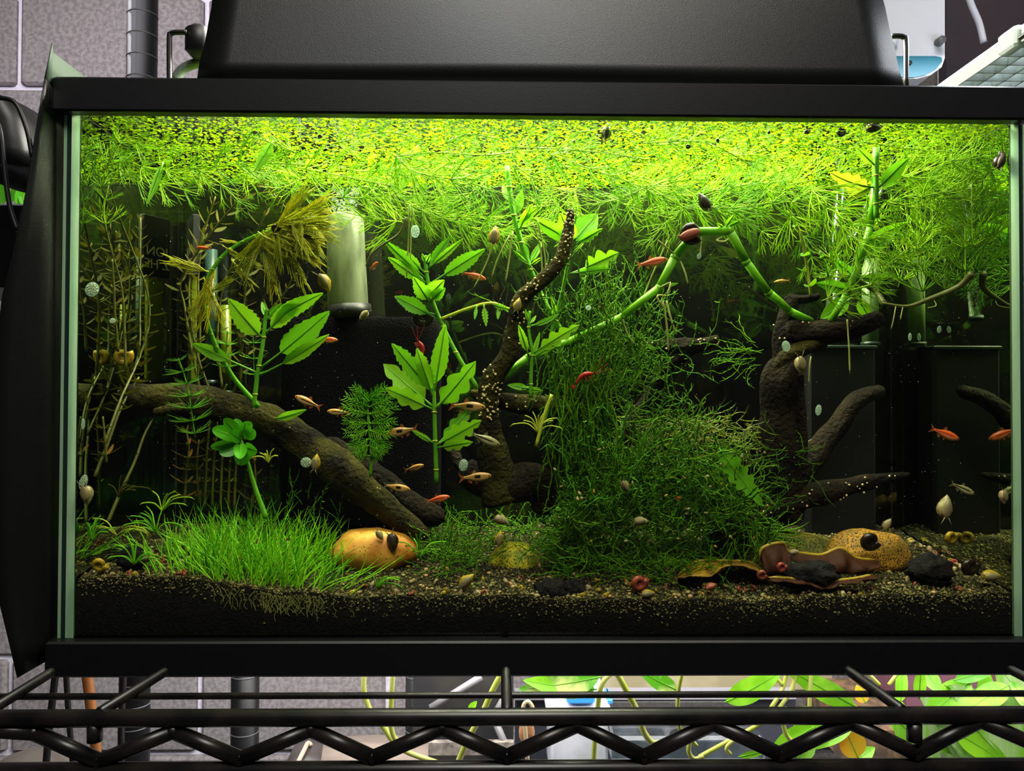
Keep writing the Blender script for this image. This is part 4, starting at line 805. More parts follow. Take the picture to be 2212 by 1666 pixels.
for i in range(26):
    x, y = U(XL+.02, XR-.02), U(.02, .17); b = B(); r = U(.004, .009); a0 = U(0, 6); q = Matrix.Rotation(a0, 3, 'Z') @ Matrix.Rotation(U(-.25, .25), 3, 'Y'); rows = []
    for k in range(7): tt = k/6; w_ = r*.5*sin(pi*(.05+.9*tt)); rows.append([V((x, y, ZW-.003))+q @ V(((tt-.5)*2*r, s_*w_, -abs(s_)*.001)) for s_ in (-1, 0, 1)])
    single(b.grid(rows), 'floating_leaf', HYG, 'small loose oval leaf floating among the tiny fronds', 'leaf', 'loose oval leaves floating at the surface')
b = B()
for i in range(620): b.ball(inside(P(U(300, 2150), U(480, 1200), U(.012, .19))), U(.0002, .00045), n=4, m=3)
single(b, 'drifting_specks', M('speck_white', c(190, 195, 165), .5, transl=.3), 'tiny pale specks drifting in the open water', 'specks', kind='stuff')
# ------------------------------------------------------------------ fish, shrimp, snails
prof = [(.5, .004, -.004, .004), (.475, .034, -.028, .026), (.41, .066, -.058, .044), (.29, .096, -.092, .06), (.13, .108, -.112, .062), (-.04, .088, -.09, .05), (-.18, .054, -.054, .034), (-.28, .036, -.034, .02), (-.345, .038, -.036, .01)]
rows = [[(x, w_*cos(2*pi*j/14), ((a if sin(2*pi*j/14) > 0 else -b_)*sin(2*pi*j/14))) for j in range(14)] for x, a, b_, w_ in [(x, a*1.25, b_*1.25, w_*1.15) for x, a, b_, w_ in prof]]
bb = B().grid(rows, True); BODY = {m: bb.mesh('body', m) for m in (F_OR, F_TAN, F_SPOT, F_PALE)}
def fin(pts, mat):
    b = B(); n = len(pts[0]); b.grid([[(x, .003*sin(i*2.1+j), z) for i, (x, z) in enumerate(r)] for j, r in enumerate(pts)]); return {m: b.mesh('fin', m) for m in mat}
FM = (FIN, FINP)
sc_ = lambda r: [[(x, z*1.22) for x, z in q] for q in r]
TAIL = fin([[(-.33, .034), (-.33, .012), (-.33, 0), (-.33, -.012), (-.33, -.034)], [(-.40, .085), (-.40, .04), (-.385, 0), (-.40, -.04), (-.40, -.085)], [(-.5, .15), (-.46, .075), (-.41, 0), (-.46, -.075), (-.5, -.15)]], FM)
DORS = fin(sc_([[(.06, .10), (0, .096), (-.06, .085)], [(.0, .19), (-.05, .15), (-.09, .11)]]), FM)
ANAL = fin(sc_([[(-.08, -.08), (-.14, -.066), (-.2, -.05)], [(-.12, -.16), (-.18, -.12), (-.22, -.08)]]), FM)
PELV = fin(sc_([[(.10, -.10), (.07, -.10), (.04, -.095)], [(.04, -.17), (.02, -.16), (.0, -.12)]]), FM)
EB = B().ball((0, 0, 0), .022, .01, .022, 10, 6).mesh('eye', EYE); EI = B().ball((0, 0, 0), .030, .008, .030, 10, 6).mesh('eye_ring', M('eye_ring', c(200, 160, 90), .3))
def fish(h, tl, Y, mat, label, dy=0, group=None, fn=FIN):
    A, T = inside(P(*h, Y)), inside(P(*tl, Y+dy)); X = (A-T); L = X.length; X.normalize(); Yv = V((0, 0, 1)).cross(X).normalized(); Z_ = X.cross(Yv)
    t = thing('fish', label, 'fish', (A+T)/2, group); m = Matrix((X, Yv, Z_)).transposed().to_4x4() @ Matrix.Scale(L, 4)
    link('body', BODY[mat], t, m); link('tail_fin', TAIL[fn], t, m); link('dorsal_fin', DORS[fn], t, m); link('anal_fin', ANAL[fn], t, m); link('pelvic_fin', PELV[fn], t, m)
    for s_ in (-1, 1):
        ring = link('eye_ring', EI, t, m @ Matrix.Translation((.425, s_*.044, .018))); link('eye', EB, ring, Matrix.Translation((0, s_*.006, 0)))
fish((1441, 560), (1374, 574), .05, F_OR, 'bright orange fish swimming right toward the bent thick green stem')
fish((1050, 604), (996, 588), .10, F_OR, 'dusky orange fish facing right below the hanging roots')
fish((816, 567), (798, 582), .11, F_OR, 'small orange fish angled away right of the frosted lift tube', dy=.012)
fish((730, 735), (680, 733), .09, F_OR, 'orange fish just below the broad leaf in front of the black sponge')
fish((637, 856), (695, 882), .06, F_TAN, 'golden fish with dark line swimming left above the log')
fish((706, 889), (758, 892), .09, F_TAN, 'dim brown fish facing left beside the feathery green plant')
fish((833, 938), (905, 925), .05, F_SPOT, 'golden fish with dark side spot right of the feathery green plant')
fish((1049, 880), (968, 876), .045, F_SPOT, 'orange fish nosing the twisted branch from the left', fn=FIN)
fish((1080, 962), (1014, 935), .045, F_PALE, 'pale fish with black stripe in front of the twisted branch base', fn=FINP)
fish((1062, 1028), (990, 1034), .045, F_SPOT, 'tan fish facing right low in front of the driftwood base')
fish((886, 1058), (826, 1048), .06, F_SPOT, 'pale brown spotted fish over the lower end of the log', fn=FINP)
fish((916, 1005), (872, 1017), .09, F_TAN, 'small brown fish swimming right of the log by the lobed plant')
fish((972, 1073), (918, 1084), .06, F_OR, 'red orange fish facing right above the moss carpet')
fish((2072, 950), (2008, 924), .057, F_OR, 'red fish heading down right near the right glass')
fish((2105, 1068), (2052, 1043), .039, F_PALE, 'pale striped fish near the right glass above the snail shells', fn=FINP)
fish((1455, 1080), (1484, 1076), .05, F_OR, 'tiny orange fish in front of the moss mound', dy=.01)
fish((424, 535), (458, 537), .1, F_OR, 'orange fish half hidden among the olive stems under the surface')
fish((1672, 610), (1708, 606), .13, F_TAN, 'dim brown fish behind the descending thick stem')
def shrimp(h, tl, Y, label):
    A, T = P(*h, Y), P(*tl, Y); d = T-A; L = d.length; u = d.normalized(); n = V((-u.z, 0, u.x)); n = n if n.z > 0 else -n; t = thing('shrimp', label, 'shrimp', A)
    pts = [A+u*L*k/10+n*L*.22*sin(pi*k/10) for k in range(11)]
    part(B().tube(pts, [L*.03, L*.085, L*.11, L*.12, L*.115, L*.10, L*.095, L*.08, L*.07, L*.055, L*.03], 10, True, lambda i, j, p: 1-.06*(i % 2)), 'body', SHRIMP, t)
    b = B().grid([[T, T+n*.0001], [T+u*L*.2+n*L*.12, T+u*L*.2-n*L*.14]]); part(b, 'tail_fan', SHRIMP, t)
    for k in range(8): p = pts[2+k//2*1]; part(B().tube([p-n*L*.06, p-n*L*.24-u*L*U(-.05, .1)+V((0, U(-.004, .003), 0)), p-n*L*.36-u*L*.1], [L*.018, L*.014, L*.006], 4, False), 'leg', SHRIMP, t)
    for s_ in (.5, .1, -.2): part(B().tube(cr([A, A-u*L*.35+n*L*s_*.5, A-u*L*.8+n*L*s_], 4), L*.01, 4), 'antenna', SHRIMP, t)
    for s_ in (-1, 1): part(B().ball(A+n*L*.06+V((0, s_*L*.07, 0)), L*.035, n=6, m=4), 'eye', EYE, t)
shrimp((1284, 808), (1244, 832), .045, 'red shrimp clinging to the top of the moss column')
shrimp((902, 736), (908, 775), .03, 'red shrimp perched on the lobed leaf in front of the sponge')

# snails: local +Z is the spire, length about 1
def bladder(mat):
    rows = []; pr = [(-.5, .02), (-.46, .16), (-.34, .27), (-.15, .33), (.05, .30), (.18, .24), (.24, .205), (.28, .2), (.37, .13), (.40, .115), (.46, .05), (.5, .005)]
    for k, (z, r_) in enumerate(pr): rows.append([(r_*cos(2*pi*j/10)*(1+.05*sin(2*pi*j/10)), r_*sin(2*pi*j/10)*.9, z+.04*cos(2*pi*j/10)*(z > .15)) for j in range(10)])
    return B().grid(rows, True).mesh('shell', mat)
def rams(mat):
    b = B(); pts, rr = [], []
    for k in range(31): a = k/30*2*pi*2.1; r_ = .05+.30*(k/30)**1.3; pts.append(V((r_*cos(a), 0, r_*sin(a)))); rr.append(.05+.14*(k/30)**1.2)
    b.tube(pts, rr, 8); return b.mesh('shell', mat)
BL = {m: bladder(m) for m in (SHELLP, SHELLY, SHELLD, SHELLR)}; RM = {m: rams(m) for m in (SHELLR, SHELLD, SHELLP, SHELLY)}
fb_ = B(); fb_.ball((0, -.22, -.12), .2, .13, .42, 8, 6); FT = {m: fb_.mesh('foot', m) for m in (FOOT, FOOTP, FOOTD)}
hb_ = B()
for s_ in (-1, 1): hb_.tube([V((s_*.07, -.24, -.45)), V((s_*.16, -.28, -.62)), V((s_*.26, -.3, -.8))], [.03, .022, .008], 5)
hb_.v = hb_.v; TT = [B().tube([V((s_*.07, -.24, -.45)), V((s_*.16, -.28, -.62)), V((s_*.26, -.3, -.8))], [.03, .022, .008], 5).mesh('tentacle', FOOT) for s_ in (-1, 1)]
def snail(p, L, kind, mat, label, rot, group=None, foot=FOOT, body=True):
    t = thing('snail', label, 'snail', p, group); m = rot.to_4x4() @ Matrix.Scale(L, 4)
    link('shell', (BL if kind == 'b' else RM)[mat], t, m)
    if body and (kind == 'b' or 'pink foot' in label):
        ft = link('foot', FT[foot], t, m)
        for q in TT: link('tentacle', q, ft, Matrix())
def rz(a, b_=0, c_=0): return Matrix.Rotation(a, 3, 'Y') @ Matrix.Rotation(b_, 3, 'X') @ Matrix.Rotation(c_, 3, 'Z')
SP = S(.01)
for px, py, L, k, mt, a, Y, lab in (
    (703, 612, 42, 'b', SHELLY, 2.6, .1, 'cream snail crawling on the left edge of the frosted lift tube'), (786, 682, 26, 'b', SHELLP, -2.4, .12, 'pale snail at the foot of the frosted lift tube'),
    (264, 770, 40, 'r', SHELLY, 0, .062, 'round yellowish snail on the left glass among olive stems'), (188, 1070, 42, 'b', SHELLP, 3.0, .012, 'pale snail on the front glass near the left end'),
    (682, 998, 34, 'b', SHELLY, .1, .012, 'pointed cream snail on the front glass over the log'), (849, 1172, 40, 'b', SHELLD, 2.9, .055, 'grey snail crawling down the orange pebble'),
    (821, 1157, 24, 'b', SHELLP, 2.5, .055, 'small pale snail on top of the orange pebble'), (868, 1150, 46, 'r', SHELLD, .5, .09, 'dark round snail behind the orange pebble'),
    (1084, 1124, 34, 'b', SHELLP, 1.9, .06, 'pale snail lying on the moss carpet above the lime stone'), (1079, 1162, 32, 'b', SHELLY, .1, .055, 'upright cream snail at the top left of the lime stone'),
    (1385, 1126, 32, 'b', SHELLP, 1.5, .03, 'pale elongated snail on front of the moss mound'), (1352, 1052, 30, 'b', SHELLP, 2.6, .03, 'pale snail on a strand in the middle of the moss mound'),
    (1730, 790, 40, 'b', SHELLP, 2.9, .06, 'cream pointed snail hanging by the right trunk'), (2041, 1094, 50, 'b', SHELLP, .15, .015, 'large pale snail on the front glass near the right end'),
    (2172, 1074, 30, 'b', SHELLP, 3.0, .012, 'pale snail at the right glass edge'), (1916, 1132, 28, 'b', SHELLP, .6, .09, 'pale snail behind the pitted orange stone'),
    (1880, 1168, 46, 'r', SHELLD, .9, .04, 'dark snail with white lip crawling over the pitted orange stone'), (2054, 1160, 34, 'r', SHELLY, .2, .08, 'coiled yellow green shell on the soil at the right'),
    (2095, 1222, 46, 'r', SHELLD, .3, .025, 'large dark brown round snail at the front right'), (2141, 1244, 42, 'b', SHELLY, 1.5, .016, 'bright yellow snail at the front right corner'),
    (1380, 1258, 40, 'r', SHELLR, .3, .015, 'large pink red coiled snail on the soil at the front'), (1400, 1282, 30, 'b', SHELLY, 1.4, .011, 'small yellow snail right below the large pink coiled snail'),
    (1688, 1224, 26, 'r', SHELLR, .5, .022, 'pink red snail under the edge of the curled brown leaf'), (1646, 1241, 26, 'r', SHELLR, .9, .02, 'red snail at the tip of the yellow dead leaf'), (1536, 1266, 26, 'b', SHELLR, 1.2, .012, 'orange red snail on soil in front of the yellow dead leaf'),
    (1008, 1254, 40, 'b', SHELLY, .8, .016, 'large pale green white shell on the soil at front centre'), (215, 1219, 34, 'r', SHELLY, 1.0, .015, 'yellow and orange shell at the far left front'), (322, 1204, 30, 'b', SHELLY, 1.3, .03, 'yellow shell right of the small black porous stone'),
    (1716, 1193, 22, 'b', SHELLP, 1.4, .035, 'pale green snail on the rim of the curled brown leaf'), (1310, 283, 36, 'b', SHELLD, .1, .03, 'dark pointed snail silhouetted against the bright surface mat'), (1887, 276, 34, 'b', SHELLD, 1.5, .02, 'dark oval snail silhouetted at the surface on the right'),
    (1745, 284, 18, 'b', SHELLD, 1.4, .03, 'small dark snail silhouette left of the dark oval one'), (1816, 278, 22, 'r', SHELLD, .2, .03, 'brown round snail silhouette between two dark ones'), (2160, 345, 40, 'b', SHELLD, .4, .012, 'brown snail on the front glass at the upper right'), (2178, 338, 26, 'b', SHELLD, -.3, .012, 'smaller brown snail beside the upper right one'),
    (1520, 435, 40, 'b', SHELLD, -.6, .04, 'brown snail clinging to the tangle above the bent thick stem'), (1493, 502, 50, 'r', SHELLD, 1.2, .042, 'dark red snail with pink foot on the corner of the thick stem'), (1068, 508, 40, 'b', SHELLY, .1, .05, 'yellow grey snail hanging from hornwort left of the twisted branch'), (912, 684, 44, 'r', SHELLD, .3, .1, 'brown round snail on the top of the black sponge'), (1118, 658, 30, 'b', SHELLY, .2, .05, 'yellow snail at the elbow of the twisted branch'), (595, 492, 20, 'r', SHELLD, .4, .03, 'small brown round snail in the yellow feathery tuft')):
    rot = rz(a) if k == 'b' else rz(a, .15, .35)
    snail(inside(P(px, py, Y)), L*S(Y)*(1 if k == 'b' else 1.15), k, mt, lab, rot, foot=FOOTP if 'pink foot' in lab or mt == SHELLR else FOOTD if mt == SHELLD else FOOT)
groups = {
    'b': ('tiny pale pointed snail shell lying among the soil grains', 'small pale shells scattered on the soil', 'b', (SHELLP, SHELLP, SHELLY)),
    'r': ('tiny pink red coiled snail lying among the soil grains', 'small pink snails scattered on the soil', 'r', (SHELLR,)),
    'y': ('tiny cream coiled snail lying among the soil grains', 'small cream coiled snails scattered on the soil', 'r', (SHELLP, SHELLY)),
    'd': ('tiny dark snail lying among the soil grains', 'small dark snails scattered on the soil', 'r', (SHELLD,))}
for i in range(188):
    k = R_.choice('bbbbrrryyd'); lab, gp, kd, mts = groups[k]
    px = U(760, 2185) if R_.random() < .85 else U(170, 420)
    Y = .011+.10*R_.random()**1.8
    if px > 1900: Y = .011+.14*R_.random()
    x = min(P(px, 1250, Y).x, XR-.006); L = U(.0036, .0078)*(1.25 if px > 1900 else 1)
    snail(V((x, Y, H(x, Y)+L*.22)), L, kd, R_.choice(mts), lab, rz(U(0, 6.3), U(-.9, .9), U(0, 6.3)), gp, body=False)
for i in range(44):
    px = 1430+U(-1, 1)*235; py = U(960, 1190); Y = U(.022, .06); L = U(.002, .0042)
    snail(inside(P(px, py, Y)), L, 'b', R_.choice((SHELLP, SHELLP, SHELLY)), 'tiny cream snail dotted on the moss mound', rz(U(0, 6.3), U(-.5, .5)), 'tiny snails on the moss mound', body=False)
for i in range(15):
    px, py = U(520, 2180), U(262, 330); Y = U(.012, .05); L = U(.002, .005)
    snail(inside(P(px, py, Y)), L, R_.choice('br'), SHELLD, 'tiny dark snail dotted under the bright surface mat', rz(U(0, 6.3)), 'tiny dark snails under the surface', body=False)
for i in range(9):
    p = inside(P(U(330, 720), U(1150, 1240), U(.015, .06)), .004); snail(p, U(.002, .004), 'r', SHELLR, 'tiny brownish snail sitting low among the hairgrass blades', rz(U(0, 6.3)), 'tiny snails in the hairgrass', body=False)
# egg clutches on the glass
def eggs(px, py, w_, h_, Y, lab, tilt=0, n=14):
    p = inside(P(px, py, Y)); s_ = S(Y); rot = Matrix.Rotation(tilt, 3, 'Y'); t = thing('egg_clutch', lab, 'snail eggs', p)
    part(B().ball(p, w_*s_/2, .0008, h_*s_/2, 16, 8, rot=rot), 'jelly', EGGM, t); b = B()
    for k in range(n):
        a = k*2.4; r_ = math.sqrt((k+.5)/n)*.8; b.ball(p+rot @ V((cos(a)*r_*w_*s_/2, -.0006, sin(a)*r_*h_*s_/2)), w_*s_*.075, n=6, m=4)
    part(b, 'eggs', EGGD, t, kind='stuff')
for q in ((199, 625, 30, 32, .009, 'large clear egg clutch on the front glass at the upper left', .5, 22), (897, 500, 19, 28, .009, 'green tinted oval egg clutch on the glass under the tangle', 0, 14), (1001, 1005, 20, 26, .009, 'oval egg clutch on the glass by the driftwood base', .2, 16), (661, 999, 24, 22, .009, 'round egg clutch beside the pointed cream snail', 0, 18), (1271, 665, 13, 11, .009, 'tiny blue white egg clutch on the glass over the moss column', 0, 7), (1768, 886, 14, 24, .009, 'bright white egg clutch right of the tall trunk', .2, 16), (1698, 748, 19, 24, .009, 'clear egg clutch in front of the trunk bend', -.2, 12), (180, 1042, 18, 34, .009, 'speckled egg clutch above the pale snail at the left end', .3, 20), (167, 916, 8, 24, .009, 'narrow striped egg clutch against the left glass edge', 0, 7), (243, 693, 14, 11, .009, 'small speckled egg clutch at the left end', 0, 9), (1510, 553, 10, 14, .04, 'tiny egg clutch on the thick stem below its corner', .3, 7), (1974, 728, 8, 17, .15, 'small oval egg clutch at the rear right glass', .1, 8), (2060, 712, 10, 16, .1, 'small pale egg clutch on the right glass', .2, 8)): eggs(*q)
b = B()
for i in range(260):     # crumbs of broken shell too small to pick apart
    px = U(700, 2185) if i % 6 else U(170, 500); Y = .010+.12*R_.random()**1.4; x = min(P(px, 1250, Y).x, XR-.004); r = U(.0008, .0021); b.ball(V((x, Y, H(x, Y)+r*.5)), r, r*U(.6, 1), r*U(.5, .9), 6, 4)
single(b, 'shell_litter', M('shell_crumbs', c(176, 150, 96), .5, var=.45, hue=.045, island=True), 'litter of tiny broken shell crumbs strewn over the soil', 'shell litter', kind='stuff')
# ------------------------------------------------------------------ beside and behind the tank
t = thing('canister_filter', 'black rounded hang on filter of the neighbouring tank at the left edge', 'filter', P(20, 300, .12))
rows = []
for k, (py, x1_, yo) in enumerate(((212, 20, 0), (225, 52, 0), (270, 72, 0), (330, 84, 0), (365, 86, 0), (368, 10, 0))):
    a = P(-70, py, .12); b_ = P(x1_, py, .12); cx, hw = (a.x+b_.x)/2, (b_.x-a.x)/2; rows.append([(cx+hw*math.copysign(abs(cos(2*pi*j/24))**.5, cos(2*pi*j/24)), .15+.05*math.copysign(abs(sin(2*pi*j/24))**.5, sin(2*pi*j/24)), a.z) for j in range(24)])
part(B().grid(rows, True), 'housing', BLACK, t)
for pth in ([(-30, 216), (5, 212), (35, 225), (58, 280), (70, 340)], [(-20, 235), (0, 280), (8, 350), (20, 440), (38, 500)]):
    part(B().tube(cr(WO(pth, .07), 6), 5*S(.07), 10), 'hose', BLACK, t)
t = thing('neighbour_tank', 'small neighbouring aquarium with leafy plants behind the black hose', 'aquarium', P(20, 500, .2))
a, b_ = P(-160, 620, .2), P(72, 440, .2); part(B().box(a.x, b_.x, .2, .5, a.z, b_.z, .002), 'base_rim', BLACK, t, smooth=False)
a2, b2 = P(-160, 440, .2), P(66, 325, .2); part(B().box(a2.x, b2.x, .2, .203, a2.z, b2.z), 'front_pane', FRONTG, t, smooth=False)
part(B().box(a2.x, b2.x, .49, .495, a2.z, b2.z+.05), 'rear_pane', M('frosted_pale', c(150, 178, 190), .4, c(110, 150, 130), 14), t, smooth=False)
for bp, tp, w_ in (((40, 455), (62, 380), 34), ((20, 450), (30, 350), 26), ((5, 450), (-10, 370), 40), ((55, 455), (44, 400), 20)): leaf(t, bp, tp, w_, .3, .3, BACO, 0, 0, pet=.1)
# white pump box, cord and lattice at the upper right
t = thing('pump_box', 'white rounded plastic box with teal panel and knob behind the rim', 'pump', P(1975, 160, .24))
def rr_panel(b, pts, y0, y1): b.grid([[V((p.x, y, p.z)) for p in pts] for y in (y0, y1)], True); n = len(pts); b.add([V((p.x, y0, p.z)) for p in pts], [tuple(range(n))]); b.add([V((p.x, y1, p.z)) for p in pts], [tuple(range(n-1, -1, -1))])
def outl(px, Y): return [P(x, y, Y) for x, y in px]
def fitY(b, Y, d, px):
    q = outl(px, Y); rr_panel(b, q, Y, Y+d)
b = B(); fitY(b, .24, .05, [(1890, -160), (2041, -160), (2041, 0), (2041, 125), (2034, 145), (2010, 162), (1980, 170), (1950, 170), (1890, 165)]); part(b, 'casing', WHITEP, t, smooth=False)
b = B(); fitY(b, .238, .004, [(1900, 121), (2020, 121), (2034, 124), (2036, 132), (2022, 150), (2000, 162), (1975, 167), (1900, 165)]); part(b, 'lower_panel', TEAL, t, smooth=False)
k_ = P(2027, 92, .238)
part(B().tube([k_, k_+V((0, -.008, 0))], [10*S(.2), 9*S(.2)], 16), 'knob', GREYK, t)
k_ = P(1930, 92, .238); part(B().tube([k_, k_+V((0, -.003, 0))], 9*S(.2), 16), 'screw_cap', WHITEP, t)
k_ = P(1964, 137, .238); part(B().tube([k_, k_+V((0, -.002, 0))], 5*S(.2), 12), 'drain_hole', BLACK, t)
pts = cr(WO([(2082, -40, .3), (2098, 10, .3), (2115, 50, .3), (2125, 92, .3)]), 6); single(B().tube(pts, 7*S(.3), 10), 'power_cord', WHITEP, 'white cord hanging behind the white lattice at the upper right', 'cord')
b = B(); a, b_ = P(2045, 200, .5), P(2400, -60, .5); b.box(a.x, b_.x, .5, .52, a.z-.1, b_.z+.3); single(b, 'dark_panel', M('slate_panel', c(40, 42, 52), .5, c(60, 50, 58), 6), 'dark slate panel behind the lattice and white cord', 'panel', smooth=False)
zg = .5225; xg = P(2006, 187, .19).x; t = thing('light_lattice', 'white plastic egg crate lattice lying level above the right end', 'lattice', (xg+.15, .1, zg))
cell = .0175
for i in range(14):
    y = .215-i*cell
    part(B().box(xg, xg+.30, y-.0009, y+.0009, zg, zg+.011), 'slat', GRIDM, t, smooth=False)
for i in range(17):
    x = xg+i*.0187; part(B().box(x-.0009, x+.0009, -.02, .2155, zg, zg+.011), 'slat', GRIDM, t, smooth=False)
part(B().box(xg-.002, xg+.31, -.022, .2175, zg+.0112, zg+.0135), 'diffuser', M('diffuser_sheet', c(235, 240, 244), .5, transl=.85), t, smooth=False)
for y in (.205, .06, -.01): part(B().box(xg-.006, xg+.006, y-.012, y+.012, zg-.002, zg+.016, .002), 'corner_clip', GRIDM, t, smooth=False)
rod = thing('support_rod', 'thin dark rod running under the white lattice', 'rod', P(2055, 186, .18)); part(B().tube([P(2052, 190, .19), P(2240, 55, .02)], .0016, 8), 'bar', STEEL, rod)

# ------------------------------------------------------------------ shelf below: cables, plants, jars, boxes
def cable(path, Y, w_, mat, label):
    single(B().tube(cr(WO(path, Y), 6), w_*S(Y)/2, 8), 'cable', mat, label, 'cable')
CB = M('cable_black', c(34, 30, 32), .4); CO = M('cable_orange', c(160, 100, 50), .5)
cable([(122, 1440), (108, 1560), (97, 1680)], .25, 15, CB, 'black cable nearest the left edge under the tank')
cable([(142, 1440), (148, 1540), (160, 1680)], .26, 12, CB, 'thin black cable second from the left under the tank')
cable([(186, 1440), (198, 1540), (206, 1600), (208, 1680)], .3, 22, CO, 'brown cable with printed orange flat side under the tank')
cable([(268, 1440), (262, 1560), (262, 1680)], .28, 14, CB, 'black cable in front of the grooved rack post')
t = thing('lamp_shade', 'dark domed lamp shade at the lower left corner under the shelf', 'lamp', P(60, 1680, .3)); p = P(60, 1700, .3)
part(B().ball(p, 92*S(.3), .05, 72*S(.3), 24, 10), 'dome', M('shade_beige', c(120, 112, 104), .5), t); part(B().tube([p+V((92*S(.3)*cos(a*pi/16), -.051*0-.03, 70*S(.3)*sin(a*pi/16))) for a in range(17)], .003, 6), 'rim', BLACK, t)
low = P(1106, 1700, .3).z
lsz = P(1106, 1690, .62).z
t = thing('lower_shelf', 'lower rack shelf board carrying boxes, jars and potted plants', 'shelf', (0, .4, lsz)); part(B().box(-.9, .9, .1, .64, lsz-.02, lsz, .003), 'board', M('shelf_grey', c(120, 118, 124), .6), t, smooth=False); part(B().tube([(-.9, .1, lsz-.01), (.9, .1, lsz-.01)], .008, 10), 'front_rail', STEEL, t)
def bx(name, label, cat, px0, px1, py0, py1, Y, d, mat, pname='body', bev=.002):
    a, b_ = P(px0, py1, Y), P(px1, py0, Y); t = thing(name, label, cat, ((a.x+b_.x)/2, Y+d/2, a.z)); part(B().box(a.x, b_.x, Y, Y+d, a.z, b_.z, bev), pname, mat, t, smooth=False); return t
PAPER = M('cardboard', c(130, 116, 104), .8, c(120, 106, 96), 30)
t = thing('cardboard_sheet', 'pale cardboard sheet lying on a dark tray below the tank', 'cardboard', P(800, 1650, .4))
b = B().grid([[P(660, 1660, .33), P(800, 1662, .33), P(925, 1660, .33)], [P(695, 1596, .45), P(810, 1590, .45), P(925, 1594, .45)]]); part(b, 'sheet', PAPER, t, solid=.003)
b = B().grid([[P(612, 1662, .32), P(690, 1662, .32)], [P(645, 1596, .45), P(700, 1596, .45)]]); part(b, 'tray', M('tray_dark', c(56, 48, 46), .4), t, solid=.004)
part(B().tube(cr(WO([(640, 1655, .33), (655, 1625, .36), (665, 1606, .4), (672, 1612, .4)]), 5), .003, 8), 'tray_handle', M('tan', c(170, 150, 130), .5), t)
t = thing('glass_box', 'dark glass box with metal brackets left of the hanging leaf', 'terrarium', P(1000, 1600, .5))
a, b_ = P(888, 1680, .5), P(1110, 1460, .5); part(B().box(a.x, b_.x, .52, .6, a.z, b_.z+.05), 'back', M('terrarium_dark', c(34, 34, 36), .6, c(52, 50, 46), 12), t, smooth=False)
for pth in ([(930, 1530), (1040, 1462)], [(1060, 1560), (1100, 1490)], [(1070, 1560), (1105, 1640)]): part(B().tube(WO(pth, .5), 8*S(.5), 4), 'bracket', M('bracket_grey', c(130, 126, 130), .5), t)
part(B().box(a.x, b_.x, .49, .5, P(1000, 1625, .5).z, P(1000, 1598, .5).z), 'ledge', M('ledge', c(96, 88, 84), .8, c(150, 140, 128), 60), t, smooth=False)
leaf(t, (1010, 1540), (1030, 1515), 18, .48, .48, HYG, 0, 0)
t = bx('back_board', 'dark blue grey board standing behind the hanging stems', 'board', 1112, 1720, 1505, 1700, .62, .01, M('board_bluegrey', c(52, 54, 66), .5), 'board')
part(B().box(P(1112, 1500, .6).x, P(1720, 1500, .6).x, .60, .62, P(1400, 1512, .6).z, P(1400, 1496, .6).z), 'rail', M('rail_grey', c(140, 138, 146), .5), t, smooth=False)
t = bx('water_container', 'white plastic container with blue clips on its lid', 'container', 1190, 1314, 1545, 1700, .45, .1, M('milky_plastic', c(205, 206, 214), .4, c(180, 184, 190), 20), 'body', .004)
BLUE = M('blue_clip', c(60, 150, 235), .4)
a, b_ = P(1180, 1545, .45), P(1318, 1522, .45); part(B().box(a.x, b_.x, .445, .56, a.z, b_.z, .003), 'lid', WHITEP, t, smooth=False)
a, b_ = P(1225, 1524, .44), P(1286, 1503, .44); part(B().box(a.x, b_.x, .44, .5, a.z, b_.z, .003), 'clip', BLUE, t, smooth=False)
a, b_ = P(1314, 1524, .44), P(1324, 1511, .44); part(B().box(a.x, b_.x, .44, .48, a.z, b_.z, .002), 'clip', BLUE, t, smooth=False)
t = thing('glass_jar', 'clear glass jar with bright rim standing in front of the dark board', 'jar', P(1480, 1650, .4)); a, b_ = P(1322, 1650, .38), P(1655, 1592, .38)
part(B().box(a.x, b_.x, .38, .5, a.z, b_.z, .004), 'wall', CLEAR, t, smooth=False); part(B().box(a.x, b_.x, .378, .384, a.z, a.z+.004), 'base_rim', M('glass_rim', c(200, 206, 220), .2, transl=.3), t, smooth=False)
part(B().box(a.x+.01, b_.x-.01, .44, .46, a.z, lerp(a.z, b_.z, .7)), 'murky_fill', M('murky', c(120, 124, 140), .3, c(60, 64, 74), 30), t, smooth=False)
t = thing('seed_pod', 'shrivelled tan seed pod on a curled pale stalk', 'pod', P(1140, 1570, .36)); p = P(1138, 1580, .36)
part(B().ball(p, 17*S(.36), .008, 30*S(.36), 12, 8, lambda q: 1+.18*noise.noise(q*3)), 'pod', M('pod_tan', c(176, 124, 84), .7, bump=(200, .6)), t)
part(B().tube(cr(WO([(1140, 1650), (1135, 1580), (1130, 1530), (1140, 1516), (1150, 1528), (1150, 1545)], .35), 5), 4.5*S(.35), 8), 'stalk', M('pale_stalk', c(200, 176, 140), .5), t)
